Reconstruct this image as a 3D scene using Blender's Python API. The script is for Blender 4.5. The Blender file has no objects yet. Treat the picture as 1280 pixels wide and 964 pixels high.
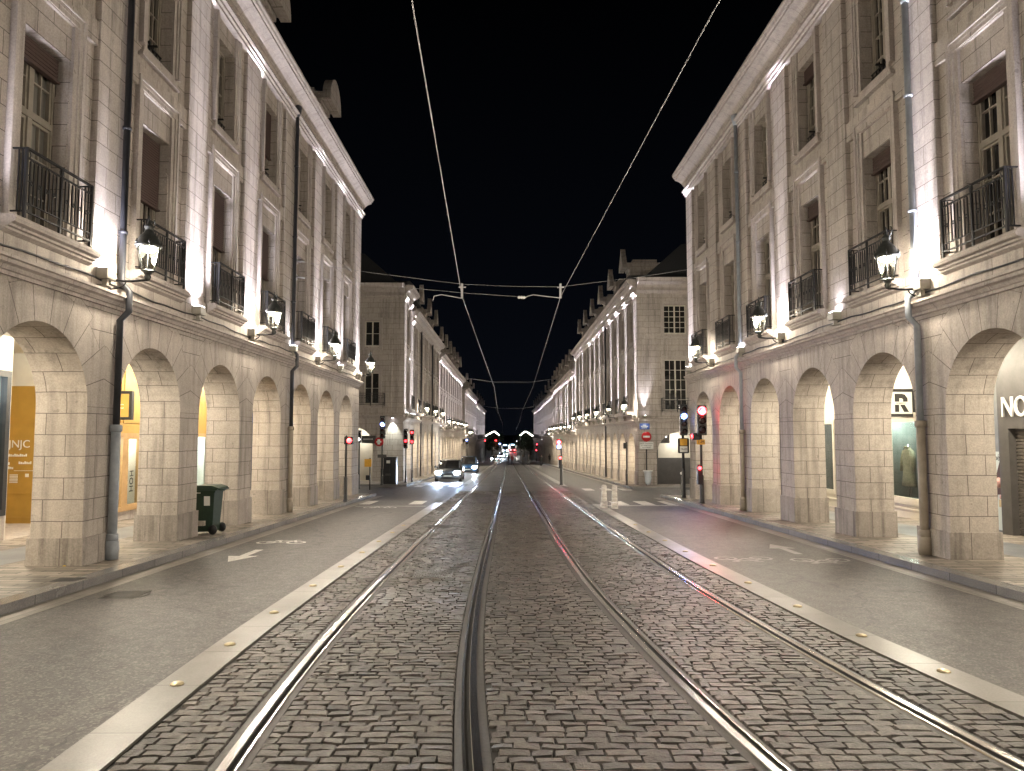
import bpy, bmesh, math, random
import numpy as np
from mathutils import Vector, Matrix
random.seed(7)
PI=math.pi
SC=bpy.context.scene
COL=SC.collection
S=0.0272; H=1.86
XL=-6.58; XR=7.25
def gz(y):
    if y<205: return -H-S*y
    return -H-S*205+0.012*(y-205)
# ---------------------------------------------------------------- mesh builder
class MB:
    def __init__(s): s.v=[]; s.f=[]; s.uv=[]; s.pol=[]; s.sm=[]; s.mi=[]
    def quad(s,pts,uv=None,pol=None,smooth=False,mi=0):
        i=len(s.v); n=len(pts); s.v.extend(tuple(p) for p in pts); s.f.append(tuple(range(i,i+n)))
        if uv is None: uv=[(p[0]+p[1],p[2]) for p in pts]
        s.uv.extend(uv); s.pol.extend(pol if pol else [(99.,99.)]*n); s.sm.append(smooth); s.mi.append(mi)
    def faces(s,vs,fs,smooth=True,mi=0):
        i=len(s.v); s.v.extend(tuple(p) for p in vs)
        for f in fs:
            s.f.append(tuple(i+k for k in f)); s.uv.extend([(vs[k][0]+vs[k][1],vs[k][2]) for k in f]); s.pol.extend([(99.,99.)]*len(f)); s.sm.append(smooth); s.mi.append(mi)
    def box(s,x0,x1,y0,y1,z0,z1,fr=None,mi=0):
        P=fr.P if fr else (lambda a,b,c:(a,b,c))
        if x0>x1:x0,x1=x1,x0
        if y0>y1:y0,y1=y1,y0
        if z0>z1:z0,z1=z1,z0
        c=lambda a,b,e:P(a,b,e)
        F=[([(x0,y1,z0),(x1,y1,z0),(x1,y1,z1),(x0,y1,z1)],0),([(x0,y0,z0),(x1,y0,z0),(x1,y0,z1),(x0,y0,z1)],0),
           ([(x0,y0,z0),(x0,y1,z0),(x0,y1,z1),(x0,y0,z1)],1),([(x1,y0,z0),(x1,y1,z0),(x1,y1,z1),(x1,y0,z1)],1),
           ([(x0,y0,z1),(x1,y0,z1),(x1,y1,z1),(x0,y1,z1)],2),([(x0,y0,z0),(x1,y0,z0),(x1,y1,z0),(x0,y1,z0)],2)]
        i=len(s.v)
        co=[(x0,y0,z0),(x1,y0,z0),(x1,y1,z0),(x0,y1,z0),(x0,y0,z1),(x1,y0,z1),(x1,y1,z1),(x0,y1,z1)]
        idx={k:j for j,k in enumerate(co)}
        s.v.extend(P(*k) for k in co)
        for pts,t in F:
            s.f.append(tuple(i+idx[p] for p in pts))
            s.uv.extend([((p[0],p[2]) if t==0 else (p[1]+.31,p[2]) if t==1 else (p[0],p[1])) for p in pts])
            s.pol.extend([(99.,99.)]*4); s.sm.append(False); s.mi.append(mi)
    def rbox(s,x0,x1,y0,y1,z0,z1,b=.02,fr=None,mi=0):
        """box with chamfered edges (octagonal in plan and section)"""
        P=fr.P if fr else (lambda a,b_,c:(a,b_,c))
        bm=bmesh.new(); bmesh.ops.create_cube(bm,size=1)
        for v in bm.verts: v.co=Vector(((x0+x1)/2+v.co.x*(x1-x0),(y0+y1)/2+v.co.y*(y1-y0),(z0+z1)/2+v.co.z*(z1-z0)))
        bmesh.ops.bevel(bm,geom=bm.edges[:],offset=b,segments=2,profile=.5,affect='EDGES')
        bm.verts.index_update()
        s.faces([P(*v.co) for v in bm.verts],[[v.index for v in f.verts] for f in bm.faces],smooth=False,mi=mi); bm.free()
    def tube(s,pts,r,n=8,cap=True,mi=0):
        pts=[Vector(p) for p in pts]; R=r if isinstance(r,(list,tuple)) else [r]*len(pts)
        vs=[];fs=[]; prev=None
        for k,p in enumerate(pts):
            t=(pts[min(k+1,len(pts)-1)]-pts[max(k-1,0)])
            t=t.normalized() if t.length>1e-9 else Vector((0,0,1))
            if prev is None:
                a=Vector((0,0,1)) if abs(t.z)<.9 else Vector((1,0,0)); u=t.cross(a).normalized()
            else:
                u=prev-t*prev.dot(t); u=u.normalized() if u.length>1e-6 else t.orthogonal().normalized()
            prev=u; w=t.cross(u)
            for j in range(n):
                a=2*PI*j/n; vs.append(p+(u*math.cos(a)+w*math.sin(a))*R[k])
        for k in range(len(pts)-1):
            for j in range(n): fs.append((k*n+j,k*n+(j+1)%n,(k+1)*n+(j+1)%n,(k+1)*n+j))
        if cap: fs.append(tuple(range(n-1,-1,-1))); fs.append(tuple((len(pts)-1)*n+j for j in range(n)))
        s.faces(vs,fs,smooth=True,mi=mi)
    def lathe(s,prof,c=(0,0,0),n=12,ax='z',mi=0,rot=0.):
        vs=[];fs=[]
        for r,z in prof:
            for j in range(n):
                a=2*PI*j/n+rot; x,y=r*math.cos(a),r*math.sin(a)
                p=(x,y,z) if ax=='z' else (x,z,y) if ax=='y' else (z,x,y)
                vs.append((p[0]+c[0],p[1]+c[1],p[2]+c[2]))
        m=len(prof)
        for k in range(m-1):
            for j in range(n): fs.append((k*n+j,k*n+(j+1)%n,(k+1)*n+(j+1)%n,(k+1)*n+j))
        fs.append(tuple(range(n-1,-1,-1))); fs.append(tuple((m-1)*n+j for j in range(n)))
        s.faces(vs,fs,smooth=n>6,mi=mi)
    def sphere(s,c,r,n=10,mi=0,sc=(1,1,1)):
        vs=[];fs=[];m=max(4,n//2)
        for i in range(m+1):
            for j in range(n):
                a=PI*i/m;b=2*PI*j/n
                vs.append((c[0]+r*sc[0]*math.sin(a)*math.cos(b),c[1]+r*sc[1]*math.sin(a)*math.sin(b),c[2]+r*sc[2]*math.cos(a)))
        for i in range(m):
            for j in range(n): fs.append((i*n+j,i*n+(j+1)%n,(i+1)*n+(j+1)%n,(i+1)*n+j))
        s.faces(vs,fs,mi=mi)
    def prism(s,poly,u0,u1,fr,axis='u',mi=0,smooth=False):
        """polygon in (d,z) swept along u (axis 'u'), or polygon (u,z) swept along d"""
        f=(lambda a,p:fr.P(a,p[0],p[1])) if axis=='u' else (lambda a,p:fr.P(p[0],a,p[1]))
        n=len(poly); L=0.
        for k in range(n):
            p,q=poly[k],poly[(k+1)%n]; dl=math.hypot(q[0]-p[0],q[1]-p[1])
            s.quad([f(u0,p),f(u1,p),f(u1,q),f(u0,q)],[(u0,p[1]+p[0]*.3),(u1,p[1]+p[0]*.3),(u1,q[1]+q[0]*.3),(u0,q[1]+q[0]*.3)],smooth=smooth,mi=mi)
        s.quad([f(u0,p) for p in poly],[(p[0],p[1]) for p in poly],mi=mi); s.quad([f(u1,p) for p in reversed(poly)],[(p[0],p[1]) for p in reversed(poly)],mi=mi)
    def mesh(s,name,merge=True):
        me=bpy.data.meshes.new(name); me.from_pydata(s.v,[],s.f)
        a=me.uv_layers.new(name='uv'); a.data.foreach_set('uv',np.array(s.uv,dtype=np.float32).ravel())
        if True:
            b=me.uv_layers.new(name='pol'); b.data.foreach_set('uv',np.array(s.pol,dtype=np.float32).ravel())
        me.polygons.foreach_set('use_smooth',np.array(s.sm,dtype=bool))
        me.polygons.foreach_set('material_index',np.array(s.mi,dtype=np.int32))
        bm=bmesh.new(); bm.from_mesh(me)
        if merge: bmesh.ops.remove_doubles(bm,verts=bm.verts,dist=.0004)
        bmesh.ops.recalc_face_normals(bm,faces=bm.faces); bm.to_mesh(me); bm.free()
        return me
class Fr:
    def __init__(s,o,eu,ed,rz): s.o=Vector(o); s.eu=Vector(eu); s.ed=Vector(ed); s.rz=rz
    def P(s,u,d,z):
        w=s.o+s.eu*u+s.ed*d; return (w.x,w.y,w.z+z)
FL=Fr((XL,0,0),(0,1,0),(1,0,0),PI/2)
FR=Fr((XR,0,0),(0,1,0),(-1,0,0),-PI/2)
def FF(y): return Fr((0,y,0),(1,0,0),(0,-1,0),0.)
# ---------------------------------------------------------------- objects
def tag(o,label,cat,group=None):
    o['label']=label; o['category']=cat
    if group: o['group']=group
    return o
def thing(name,label,cat,loc=(0,0,0),rz=0.,group=None):
    o=bpy.data.objects.new(name,None); COL.objects.link(o); o.location=loc; o.rotation_euler=(0,0,rz); o.empty_display_size=.2
    return tag(o,label,cat,group)
def put(name,me,mats,parent=None,loc=(0,0,0),rz=0.):
    """link mesh data as object; loc is relative to the parent"""
    if isinstance(me,MB): me=me.mesh(name)
    if mats is not None and len(me.materials)==0:
        for m in (mats if isinstance(mats,(list,tuple)) else [mats]): me.materials.append(m)
    o=bpy.data.objects.new(name,me); COL.objects.link(o); o.location=loc; o.rotation_euler=(0,0,rz)
    if parent is not None: o.parent=parent
    return o
def wput(name,me,mats,parent,loc=(0,0,0),rz=0.):
    """mesh/loc in world coordinates, parent an unrotated Empty (or child of one)"""
    p=Vector((0,0,0)); q=parent
    while q is not None: p+=Vector(q.location); q=q.parent
    return put(name,me,mats,parent,Vector(loc)-p,rz)
def single(name,me,mats,label,cat,group=None,base=None):
    o=put(name,me,mats); 
    if base is not None:
        o.data.transform(Matrix.Translation(-Vector(base))); o.location=base
    return tag(o,label,cat,group)
def structure(name,me,mats):
    o=put(name,me,mats); o['kind']='structure'; return o
def dup(o,parent=None,loc=None,rz=None,label=None,group=None):
    c=o.copy(); COL.objects.link(c)
    if parent is not None: c.parent=parent
    if loc is not None: c.location=loc
    if rz is not None: c.rotation_euler=(0,0,rz)
    if label: c['label']=label
    if group: c['group']=group
    for ch in list(o.children): dup(ch,c)
    return c
def text(name,body,size,mat,parent,loc,rot,ext=.004,align='CENTER',sx=1.):
    cu=bpy.data.curves.new(name,'FONT'); cu.body=body; cu.size=size; cu.extrude=ext; cu.align_x=align; cu.align_y='CENTER'; cu.resolution_u=3
    o=bpy.data.objects.new(name,cu); COL.objects.link(o)
    bpy.context.view_layer.update()
    me=bpy.data.meshes.new_from_object(o.evaluated_get(bpy.context.evaluated_depsgraph_get()))
    bpy.data.objects.remove(o); bpy.data.curves.remove(cu)
    me.materials.clear(); me.materials.append(mat)
    t=bpy.data.objects.new(name,me); COL.objects.link(t); t.location=loc; t.rotation_euler=rot; t.scale=(sx,1,1)
    if parent is not None: t.parent=parent
    return t
# ---------------------------------------------------------------- materials
class NT:
    def __init__(s,name):
        s.m=bpy.data.materials.new(name); s.m.use_nodes=True; s.t=s.m.node_tree; s.t.nodes.clear()
        s.out=s.n('ShaderNodeOutputMaterial'); s.b=s.n('ShaderNodeBsdfPrincipled'); s.t.links.new(s.b.outputs[0],s.out.inputs[0])
    def n(s,ty,**kw):
        nd=s.t.nodes.new(ty)
        for k,v in kw.items(): setattr(nd,k,v)
        return nd
    def set(s,nd,**kw):
        for k,v in kw.items():
            k=k.replace('_',' ')
            if isinstance(v,bpy.types.NodeSocket): s.t.links.new(v,nd.inputs[k])
            else: nd.inputs[k].default_value=v
        return nd
    def link(s,a,b): s.t.links.new(a,b)
    def math(s,op,a,b=None,c=None):
        nd=s.n('ShaderNodeMath',operation=op)
        for i,x in enumerate((a,b,c)):
            if x is None: continue
            if isinstance(x,bpy.types.NodeSocket): s.link(x,nd.inputs[i])
            else: nd.inputs[i].default_value=x
        return nd.outputs[0]
    def mix(s,f,a,b,bl='MIX'):
        nd=s.n('ShaderNodeMix',data_type='RGBA',blend_type=bl)
        for i,x in ((0,f),(6,a),(7,b)):
            if isinstance(x,bpy.types.NodeSocket): s.link(x,nd.inputs[i])
            else: nd.inputs[i].default_value=x if i==0 else (x[0],x[1],x[2],1)
        return nd.outputs[2]
    def noise(s,vec,sc,det=4,rough=.55,out=0):
        nd=s.n('ShaderNodeTexNoise'); nd.inputs['Scale'].default_value=sc; nd.inputs['Detail'].default_value=det; nd.inputs['Roughness'].default_value=rough
        if vec is not None: s.link(vec,nd.inputs['Vector'])
        return nd.outputs[out]
    def ramp(s,f,*st):
        nd=s.n('ShaderNodeValToRGB'); cr=nd.color_ramp
        while len(cr.elements)<len(st): cr.elements.new(.5)
        for e,(p,c) in zip(cr.elements,st): e.position=p; e.color=(c,c,c,1) if isinstance(c,(int,float)) else (*c,1)
        s.link(f,nd.inputs[0]); return nd.outputs[0]
    def pos(s): return s.n('ShaderNodeNewGeometry').outputs['Position']
    def vmul(s,v,x):
        nd=s.n('ShaderNodeVectorMath',operation='MULTIPLY'); s.link(v,nd.inputs[0]); nd.inputs[1].default_value=x; return nd.outputs[0]
    def bump(s,h,st=.3,dist=.01,nrm=None):
        nd=s.n('ShaderNodeBump'); nd.inputs['Strength'].default_value=st; nd.inputs['Distance'].default_value=dist; s.link(h,nd.inputs['Height'])
        if nrm: s.link(nrm,nd.inputs['Normal'])
        return nd.outputs[0]
    def col(s,c):
        if isinstance(c,bpy.types.NodeSocket): s.link(c,s.b.inputs['Base Color'])
        else: s.b.inputs['Base Color'].default_value=(*c,1)
    def rough(s,r):
        if isinstance(r,bpy.types.NodeSocket): s.link(r,s.b.inputs['Roughness'])
        else: s.b.inputs['Roughness'].default_value=r
    def nrm(s,n): s.link(n,s.b.inputs['Normal'])
def simple(name,c,r=.6,met=0.,var=.25,sc=6.,bump=.0,spec=.5):
    """painted / plain material with procedural mottling and wear"""
    t=NT(name); p=t.n('ShaderNodeTexCoord').outputs['Object']
    n=t.noise(p,sc,5,.6); f=t.ramp(n,(.3,0.),(.75,1.))
    d=tuple(x*(1-var) for x in c); l=tuple(min(1,x*(1+var*.5)) for x in c)
    t.col(t.mix(f,d,l)); t.b.inputs['Metallic'].default_value=met
    n2=t.noise(p,sc*5,3,.6); t.rough(t.math('ADD',t.math('MULTIPLY',n2,.25),r-.12)); t.b.inputs['Specular IOR Level'].default_value=spec
    if bump: t.nrm(t.bump(n2,bump,.004))
    return t.m
def emit(name,c,st,base=(.8,.8,.8)):
    t=NT(name); t.col(base); t.b.inputs['Emission Color'].default_value=(*c,1); t.b.inputs['Emission Strength'].default_value=st; t.rough(.3); return t.m
def stone_mat(name,c1,c2,mort,bw=.66,rh=.335,rough=.82,dirt=.55,bst=.35,rough_noise=1.):
    t=NT(name); uv=t.n('ShaderNodeUVMap',uv_map='uv').outputs[0]; pl=t.n('ShaderNodeUVMap',uv_map='pol').outputs[0]; P=t.pos()
    br=t.n('ShaderNodeTexBrick'); t.set(br,Scale=1.,Mortar_Size=.007,Mortar_Smooth=.3,Brick_Width=bw,Row_Height=rh,Bias=0.)
    br.inputs['Color1'].default_value=(0,0,0,1); br.inputs['Color2'].default_value=(1,1,1,1); br.inputs['Mortar'].default_value=(.5,.5,.5,1)
    br.squash=1.; br.offset=.47
    # slightly wandering joints
    wn=t.noise(P,3.,2,.5,1); wv=t.n('ShaderNodeVectorMath',operation='MULTIPLY_ADD'); t.link(wn,wv.inputs[0]); wv.inputs[1].default_value=(.014,.014,0); t.link(uv,wv.inputs[2])
    t.link(wv.outputs[0],br.inputs['Vector'])
    # voussoirs: radial joints round the arch
    sx=t.n('ShaderNodeSeparateXYZ'); t.link(pl,sx.inputs[0]); px,pz=sx.outputs[0],sx.outputs[1]
    th=t.math('ARCTAN2',pz,px); r=t.math('SQRT',t.math('ADD',t.math('MULTIPLY',px,px),t.math('MULTIPLY',pz,pz)))
    k=t.math('MULTIPLY',th,11/PI); fr=t.math('FRACT',k); cell=t.math('FLOOR',k)
    ed=t.math('MULTIPLY',t.math('MINIMUM',fr,t.math('SUBTRACT',1.,fr)),t.math('MULTIPLY',r,PI/11))
    vj=t.math('LESS_THAN',ed,.006)
    ringlim=t.math('ADD',1.72,t.math('MULTIPLY',t.math('PINGPONG',cell,1.),.16))
    ring=t.math('LESS_THAN',t.math('ABSOLUTE',t.math('SUBTRACT',r,ringlim)),.006)
    inside=t.math('MULTIPLY',t.math('LESS_THAN',r,ringlim),t.math('LESS_THAN',px,50.))
    vjoint=t.math('MAXIMUM',t.math('MULTIPLY',vj,1.),ring)
    wh=t.n('ShaderNodeTexWhiteNoise',noise_dimensions='2D'); cx=t.n('ShaderNodeCombineXYZ'); t.link(cell,cx.inputs[0])
    rp=t.n('ShaderNodeSeparateXYZ'); t.link(P,rp.inputs[0]); t.link(t.math('FLOOR',t.math('DIVIDE',rp.outputs[1],3.2)),cx.inputs[1]); t.link(cx.outputs[0],wh.inputs['Vector'])
    joint=t.n('ShaderNodeMix'); t.link(inside,joint.inputs[0]); t.link(br.outputs['Fac'],joint.inputs[2]); t.link(vjoint,joint.inputs[3]); joint=joint.outputs[0]
    bl=t.n('ShaderNodeMix'); t.link(inside,bl.inputs[0]); bc=t.n('ShaderNodeRGBToBW'); t.link(br.outputs['Color'],bc.inputs[0]); t.link(bc.outputs[0],bl.inputs[2]); t.link(wh.outputs[0],bl.inputs[3]); bl=bl.outputs[0]
    base=t.mix(t.math('ADD',.2,t.math('MULTIPLY',bl,.6)),c1,c2)
    big=t.noise(P,.55,6,.62); base=t.mix(t.ramp(big,(.35,0.),(.7,dirt)),base,tuple(x*.68 for x in c1))
    st=t.noise(t.vmul(P,(3.2,3.2,.22)),1.6,5,.6); base=t.mix(t.math('MULTIPLY',t.ramp(st,(.50,0.),(.70,1.)),.60*dirt/.55),base,tuple(x*.42 for x in c1))
    fine=t.noise(P,38.,4,.7); base=t.mix(.42,base,t.ramp(fine,(.28,.25),(.72,.75)),'OVERLAY'); med=t.noise(P,7.,5,.65); base=t.mix(.2,base,t.ramp(med,(.28,.25),(.72,.75)),'OVERLAY')
    pit=t.noise(P,9.,3,.5); base=t.mix(t.math('MULTIPLY',t.ramp(pit,(.68,0.),(.74,1.)),.5),base,tuple(x*.4 for x in c1))
    base=t.mix(t.math('MULTIPLY',joint,.88),base,mort)
    t.col(base); t.rough(rough); t.b.inputs['Specular IOR Level'].default_value=.3
    hh=t.math('SUBTRACT',t.math('ADD',t.math('MULTIPLY',t.noise(P,24.,5,.65),.55*rough_noise),t.math('MULTIPLY',bl,.15)),t.math('MULTIPLY',joint,.9))
    t.nrm(t.bump(hh,bst,.02)); return t.m
M={}
M['stone']=stone_mat('limestone ashlar',(.425,.378,.338),(.525,.472,.425),(.09,.076,.068))
M['stone_dirty']=stone_mat('sooty limestone plinth',(.37,.33,.30),(.45,.405,.365),(.09,.076,.068),bw=1.3,rh=9.,dirt=.85,bst=.4,rough_noise=1.4)
M['stone_clean']=stone_mat('pale limestone trim',(.44,.392,.36),(.5,.45,.412),(.2,.175,.155),bw=1.4,rh=9.,dirt=.4,bst=.2)
M['slate']=simple('slate roofing',(.012,.013,.015),.8,0,.4,14,.5)
M['zinc']=simple('zinc sheet',(.3,.31,.33),.45,.6,.3,5)
M['iron']=simple('black wrought iron',(.018,.018,.02),.45,.3,.3,30)
M['black']=simple('black street paint',(.015,.015,.017),.4,0,.3,10)
M['pipe_dark']=simple('dark painted downpipe',(.035,.037,.045),.4,0,.4,5)
M['pipe_grey']=simple('grey cast iron pipe',(.33,.36,.40),.5,0,.25,5)
M['pipe_beige']=simple('stone coloured pipe',(.36,.31,.25),.55,0,.25,5)
M['joinery']=simple('putty painted joinery',(.29,.258,.215),.5,0,.2,8)
M['joinery_w']=simple('white painted joinery',(.62,.58,.5),.45,0,.15,8)
M['blind']=simple('brown blind slats',(.075,.045,.038),.6,0,.2,20)
M['cable']=simple('rubber cable',(.012,.012,.013),.5)
M['granite']=None
def dark_glass():
    t=NT('dark window glass'); p=t.n('ShaderNodeTexCoord').outputs['Object']; n=t.noise(p,1.3,3,.5)
    t.col(t.mix(t.ramp(n,(.35,0.),(.65,1.)),(.008,.008,.009),(.03,.028,.025))); t.rough(.06); t.nrm(t.bump(t.noise(p,2.2,2,.5),.05,.01)); return t.m
M['glass_dark']=dark_glass()
def curtain_glass():
    t=NT('window glass over net curtain'); p=t.n('ShaderNodeTexCoord').outputs['Object']
    n=t.noise(t.vmul(p,(9,9,.3)),1.5,3,.5); t.col(t.mix(t.ramp(n,(.35,0.),(.65,1.)),(.10,.095,.085),(.26,.25,.23))); t.rough(.1); return t.m
M['glass_curtain']=curtain_glass()
def clear_glass(name='clear shop glass',tint=(.9,.95,.95),k=.12):
    t=NT(name); tr=t.n('ShaderNodeBsdfTransparent'); tr.inputs[0].default_value=(*tint,1); gl=t.n('ShaderNodeBsdfGlossy'); gl.inputs['Roughness'].default_value=.03
    fr=t.n('ShaderNodeLayerWeight'); fr.inputs[0].default_value=.5; mx=t.n('ShaderNodeMixShader'); t.link(t.math('ADD',.04,t.math('MULTIPLY',t.math('POWER',fr.outputs['Facing'],4.),.7)),mx.inputs[0]); t.link(tr.outputs[0],mx.inputs[1]); t.link(gl.outputs[0],mx.inputs[2]); t.link(mx.outputs[0],t.out.inputs[0]); return t.m
M['glass']=clear_glass()
M['plaster']=simple('white arcade plaster',(.68,.66,.6),.8,0,.12,2)
M['plaster_cream']=simple('cream shop wall',(.6,.56,.47),.7,0,.12,2)
M['mustard']=simple('mustard wood panelling',(.43,.26,.055),.5,0,.15,3)
M['wood_pale']=simple('pale wood shop frame',(.46,.29,.13),.5,0,.2,6)
M['charcoal']=simple('charcoal shopfront paint',(.07,.065,.062),.5,0,.25,4)
M['grey_panel']=simple('grey green shop panel',(.16,.17,.155),.5,0,.25,4)
M['white']=simple('white enamel',(.75,.75,.73),.4,0,.08,8)
M['shutter']=simple('ribbed metal shutter',(.2,.18,.16),.4,.4,.25,6)
def ground_asphalt():
    t=NT('worn asphalt'); P=t.pos()
    a=t.noise(P,.35,5,.6); b=t.noise(t.vmul(P,(1.6,.12,1)),.9,4,.6); c=t.noise(P,70.,4,.75); d=t.noise(P,6.,4,.6)
    col=t.mix(t.ramp(a,(.3,0.),(.7,1.)),(.034,.0295,.027),(.058,.0505,.0455))
    col=t.mix(t.math('MULTIPLY',t.ramp(b,(.42,0.),(.62,1.)),.75),col,(.027,.0255,.0245))
    vg=t.n('ShaderNodeTexVoronoi'); vg.inputs['Scale'].default_value=58.; t.link(P,vg.inputs['Vector']); vb=t.n('ShaderNodeRGBToBW'); t.link(vg.outputs['Color'],vb.inputs[0]); g2=t.noise(P,26.,5,.8); col=t.mix(.8,col,t.ramp(g2,(.3,.08),(.7,.92)),'OVERLAY'); col=t.mix(t.ramp(vb.outputs[0],(.64,0.),(.82,.7)),col,(.125,.112,.10)); col=t.mix(t.ramp(vb.outputs[0],(.2,.7),(.36,0.)),col,(.018,.016,.015)); col=t.mix(t.ramp(c,(.56,0.),(.74,.5)),col,(.15,.138,.125)); col=t.mix(t.ramp(c,(.28,.65),(.42,0.)),col,(.022,.021,.02))
    vo=t.n('ShaderNodeTexVoronoi',feature='DISTANCE_TO_EDGE'); vo.inputs['Scale'].default_value=.28
    wv=t.n('ShaderNodeVectorMath',operation='MULTIPLY_ADD'); t.link(t.noise(P,1.8,3,.6,1),wv.inputs[0]); wv.inputs[1].default_value=(.9,.9,0); t.link(P,wv.inputs[2]); t.link(wv.outputs[0],vo.inputs['Vector'])
    crack=t.math('LESS_THAN',vo.outputs[0],.006); col=t.mix(t.math('MULTIPLY',crack,.75),col,(.015,.014,.013))
    t.col(col); t.rough(t.math('ADD',.46,t.math('MULTIPLY',d,.25)))
    t.nrm(t.bump(t.math('SUBTRACT',t.math('ADD',c,t.math('MULTIPLY',d,.4)),crack),.55,.006)); return t.m
M['asphalt']=ground_asphalt()
def cobble_mat():
    t=NT('granite setts'); P=t.pos(); at=t.n('ShaderNodeAttribute',attribute_name='tone'); tone=at.outputs['Fac']
    n=t.noise(P,22.,6,.75); b=t.noise(P,3.,3,.6); w=t.noise(P,.5,4,.6)
    col=t.mix(tone,(.022,.0185,.016),(.082,.070,.060)); n2=t.noise(P,85.,3,.7); col=t.mix(.9,col,t.ramp(n,(.3,.1),(.7,.9)),'OVERLAY'); col=t.mix(.6,col,t.ramp(n2,(.3,.15),(.7,.85)),'OVERLAY'); col=t.mix(t.math('MULTIPLY',t.ramp(b,(.5,0.),(.7,1.)),.5),col,(.028,.025,.022)); col=t.mix(t.math('MULTIPLY',t.ramp(t.noise(P,.9,5,.6),(.45,0.),(.65,1.)),.45),col,(.022,.02,.017))
    t.col(col); t.rough(t.math('ADD',.3,t.math('MULTIPLY',t.ramp(w,(.3,0.),(.7,1.)),.18))); t.nrm(t.bump(t.math('ADD',n,t.math('MULTIPLY',n2,.4)),1.,.011)); return t.m
M['cobble']=cobble_mat()
def mortar_mat():
    t=NT('sandy mortar bed'); P=t.pos(); n=t.noise(P,40.,4,.7); t.col(t.mix(n,(.008,.007,.006),(.026,.023,.02))); t.rough(.85); t.nrm(t.bump(n,.6,.004)); return t.m
M['mortar']=mortar_mat()
def brickfloor(name,c1,c2,mort,bw,rh,rough,ms=.006,along=False,bst=.4):
    t=NT(name); P=t.pos(); v=P
    if along:
        sx=t.n('ShaderNodeSeparateXYZ'); t.link(P,sx.inputs[0]); cx=t.n('ShaderNodeCombineXYZ'); t.link(sx.outputs[1],cx.inputs[0]); t.link(sx.outputs[0],cx.inputs[1]); v=cx.outputs[0]
    wv=t.n('ShaderNodeVectorMath',operation='MULTIPLY_ADD'); t.link(t.noise(P,2.2,3,.6,1),wv.inputs[0]); wv.inputs[1].default_value=(.02,.02,0); t.link(v,wv.inputs[2])
    br=t.n('ShaderNodeTexBrick'); t.set(br,Scale=1.,Mortar_Size=ms,Mortar_Smooth=.3,Brick_Width=bw,Row_Height=rh); br.offset=.43
    br.inputs['Color1'].default_value=(0,0,0,1); br.inputs['Color2'].default_value=(1,1,1,1); t.link(wv.outputs[0],br.inputs['Vector'])
    bc=t.n('ShaderNodeRGBToBW'); t.link(br.outputs['Color'],bc.inputs[0])
    col=t.mix(bc.outputs[0],c1,c2); n=t.noise(P,65.,4,.75); col=t.mix(.8,col,t.ramp(n,(.25,.2),(.75,.8)),'OVERLAY')
    big=t.noise(P,.9,5,.6); col=t.mix(t.ramp(big,(.42,0.),(.72,.6)),col,tuple(x*.5 for x in c1))
    col=t.mix(t.math('MULTIPLY',br.outputs['Fac'],.8),col,mort); t.col(col); t.rough(t.math('ADD',rough,t.math('MULTIPLY',big,.2)))
    t.nrm(t.bump(t.math('SUBTRACT',t.math('ADD',t.math('MULTIPLY',n,.3),t.math('MULTIPLY',bc.outputs[0],.2)),br.outputs['Fac']),bst,.012)); return t.m
M['pave']=brickfloor('long narrow paving setts',(.13,.113,.097),(.40,.345,.295),(.025,.022,.019),.62,.16,.42,.016)
M['smooth']=brickfloor('smooth grey footway',(.14,.15,.165),(.17,.18,.195),(.12,.125,.13),3.,40.,.3,.003)
M['slab']=brickfloor('pale granite slab border',(.08,.074,.066),(.122,.113,.102),(.05,.045,.04),.98,8.,.25,.014,True,.25)
M['gutter']=brickfloor('gutter stones',(.14,.125,.11),(.2,.18,.155),(.05,.045,.04),.7,.15,.4,.008,True)
M['kerb']=brickfloor('granite kerb',(.17,.167,.167),(.23,.223,.22),(.05,.05,.05),1.0,9.,.14,.008,True,.25)
M['setts_far']=brickfloor('granite setts seen far off',(.030,.027,.024),(.085,.075,.066),(.012,.011,.01),.2,.12,.3,.014,False,.9)
M['paint']=simple('worn white road paint',(.5,.48,.44),.5,0,.55,16)
def steel_mat():
    t=NT('polished rail steel'); P=t.pos(); n=t.noise(t.vmul(P,(70,.35,1)),1.,2,.5); t.col(t.mix(n,(.36,.34,.32),(.52,.5,.48))); t.b.inputs['Metallic'].default_value=1.; t.rough(t.math('ADD',.2,t.math('MULTIPLY',n,.08))); return t.m
M['steel']=steel_mat()
M['rail_dark']=simple('dirty rail groove',(.02,.018,.017),.6,0,.4,20)
M['railbed']=simple('grey rail jointing',(.05,.046,.042),.55,0,.4,30,.6)
M['bulb_warm']=emit('warm lamp',(1.,.88,.66),14.)
M['flood_lens']=emit('cold floodlight lens',(.93,.9,1.),14.)
M['brass']=simple('worn brass stud',(.45,.38,.25),.4,.9,.2,20)
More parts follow.
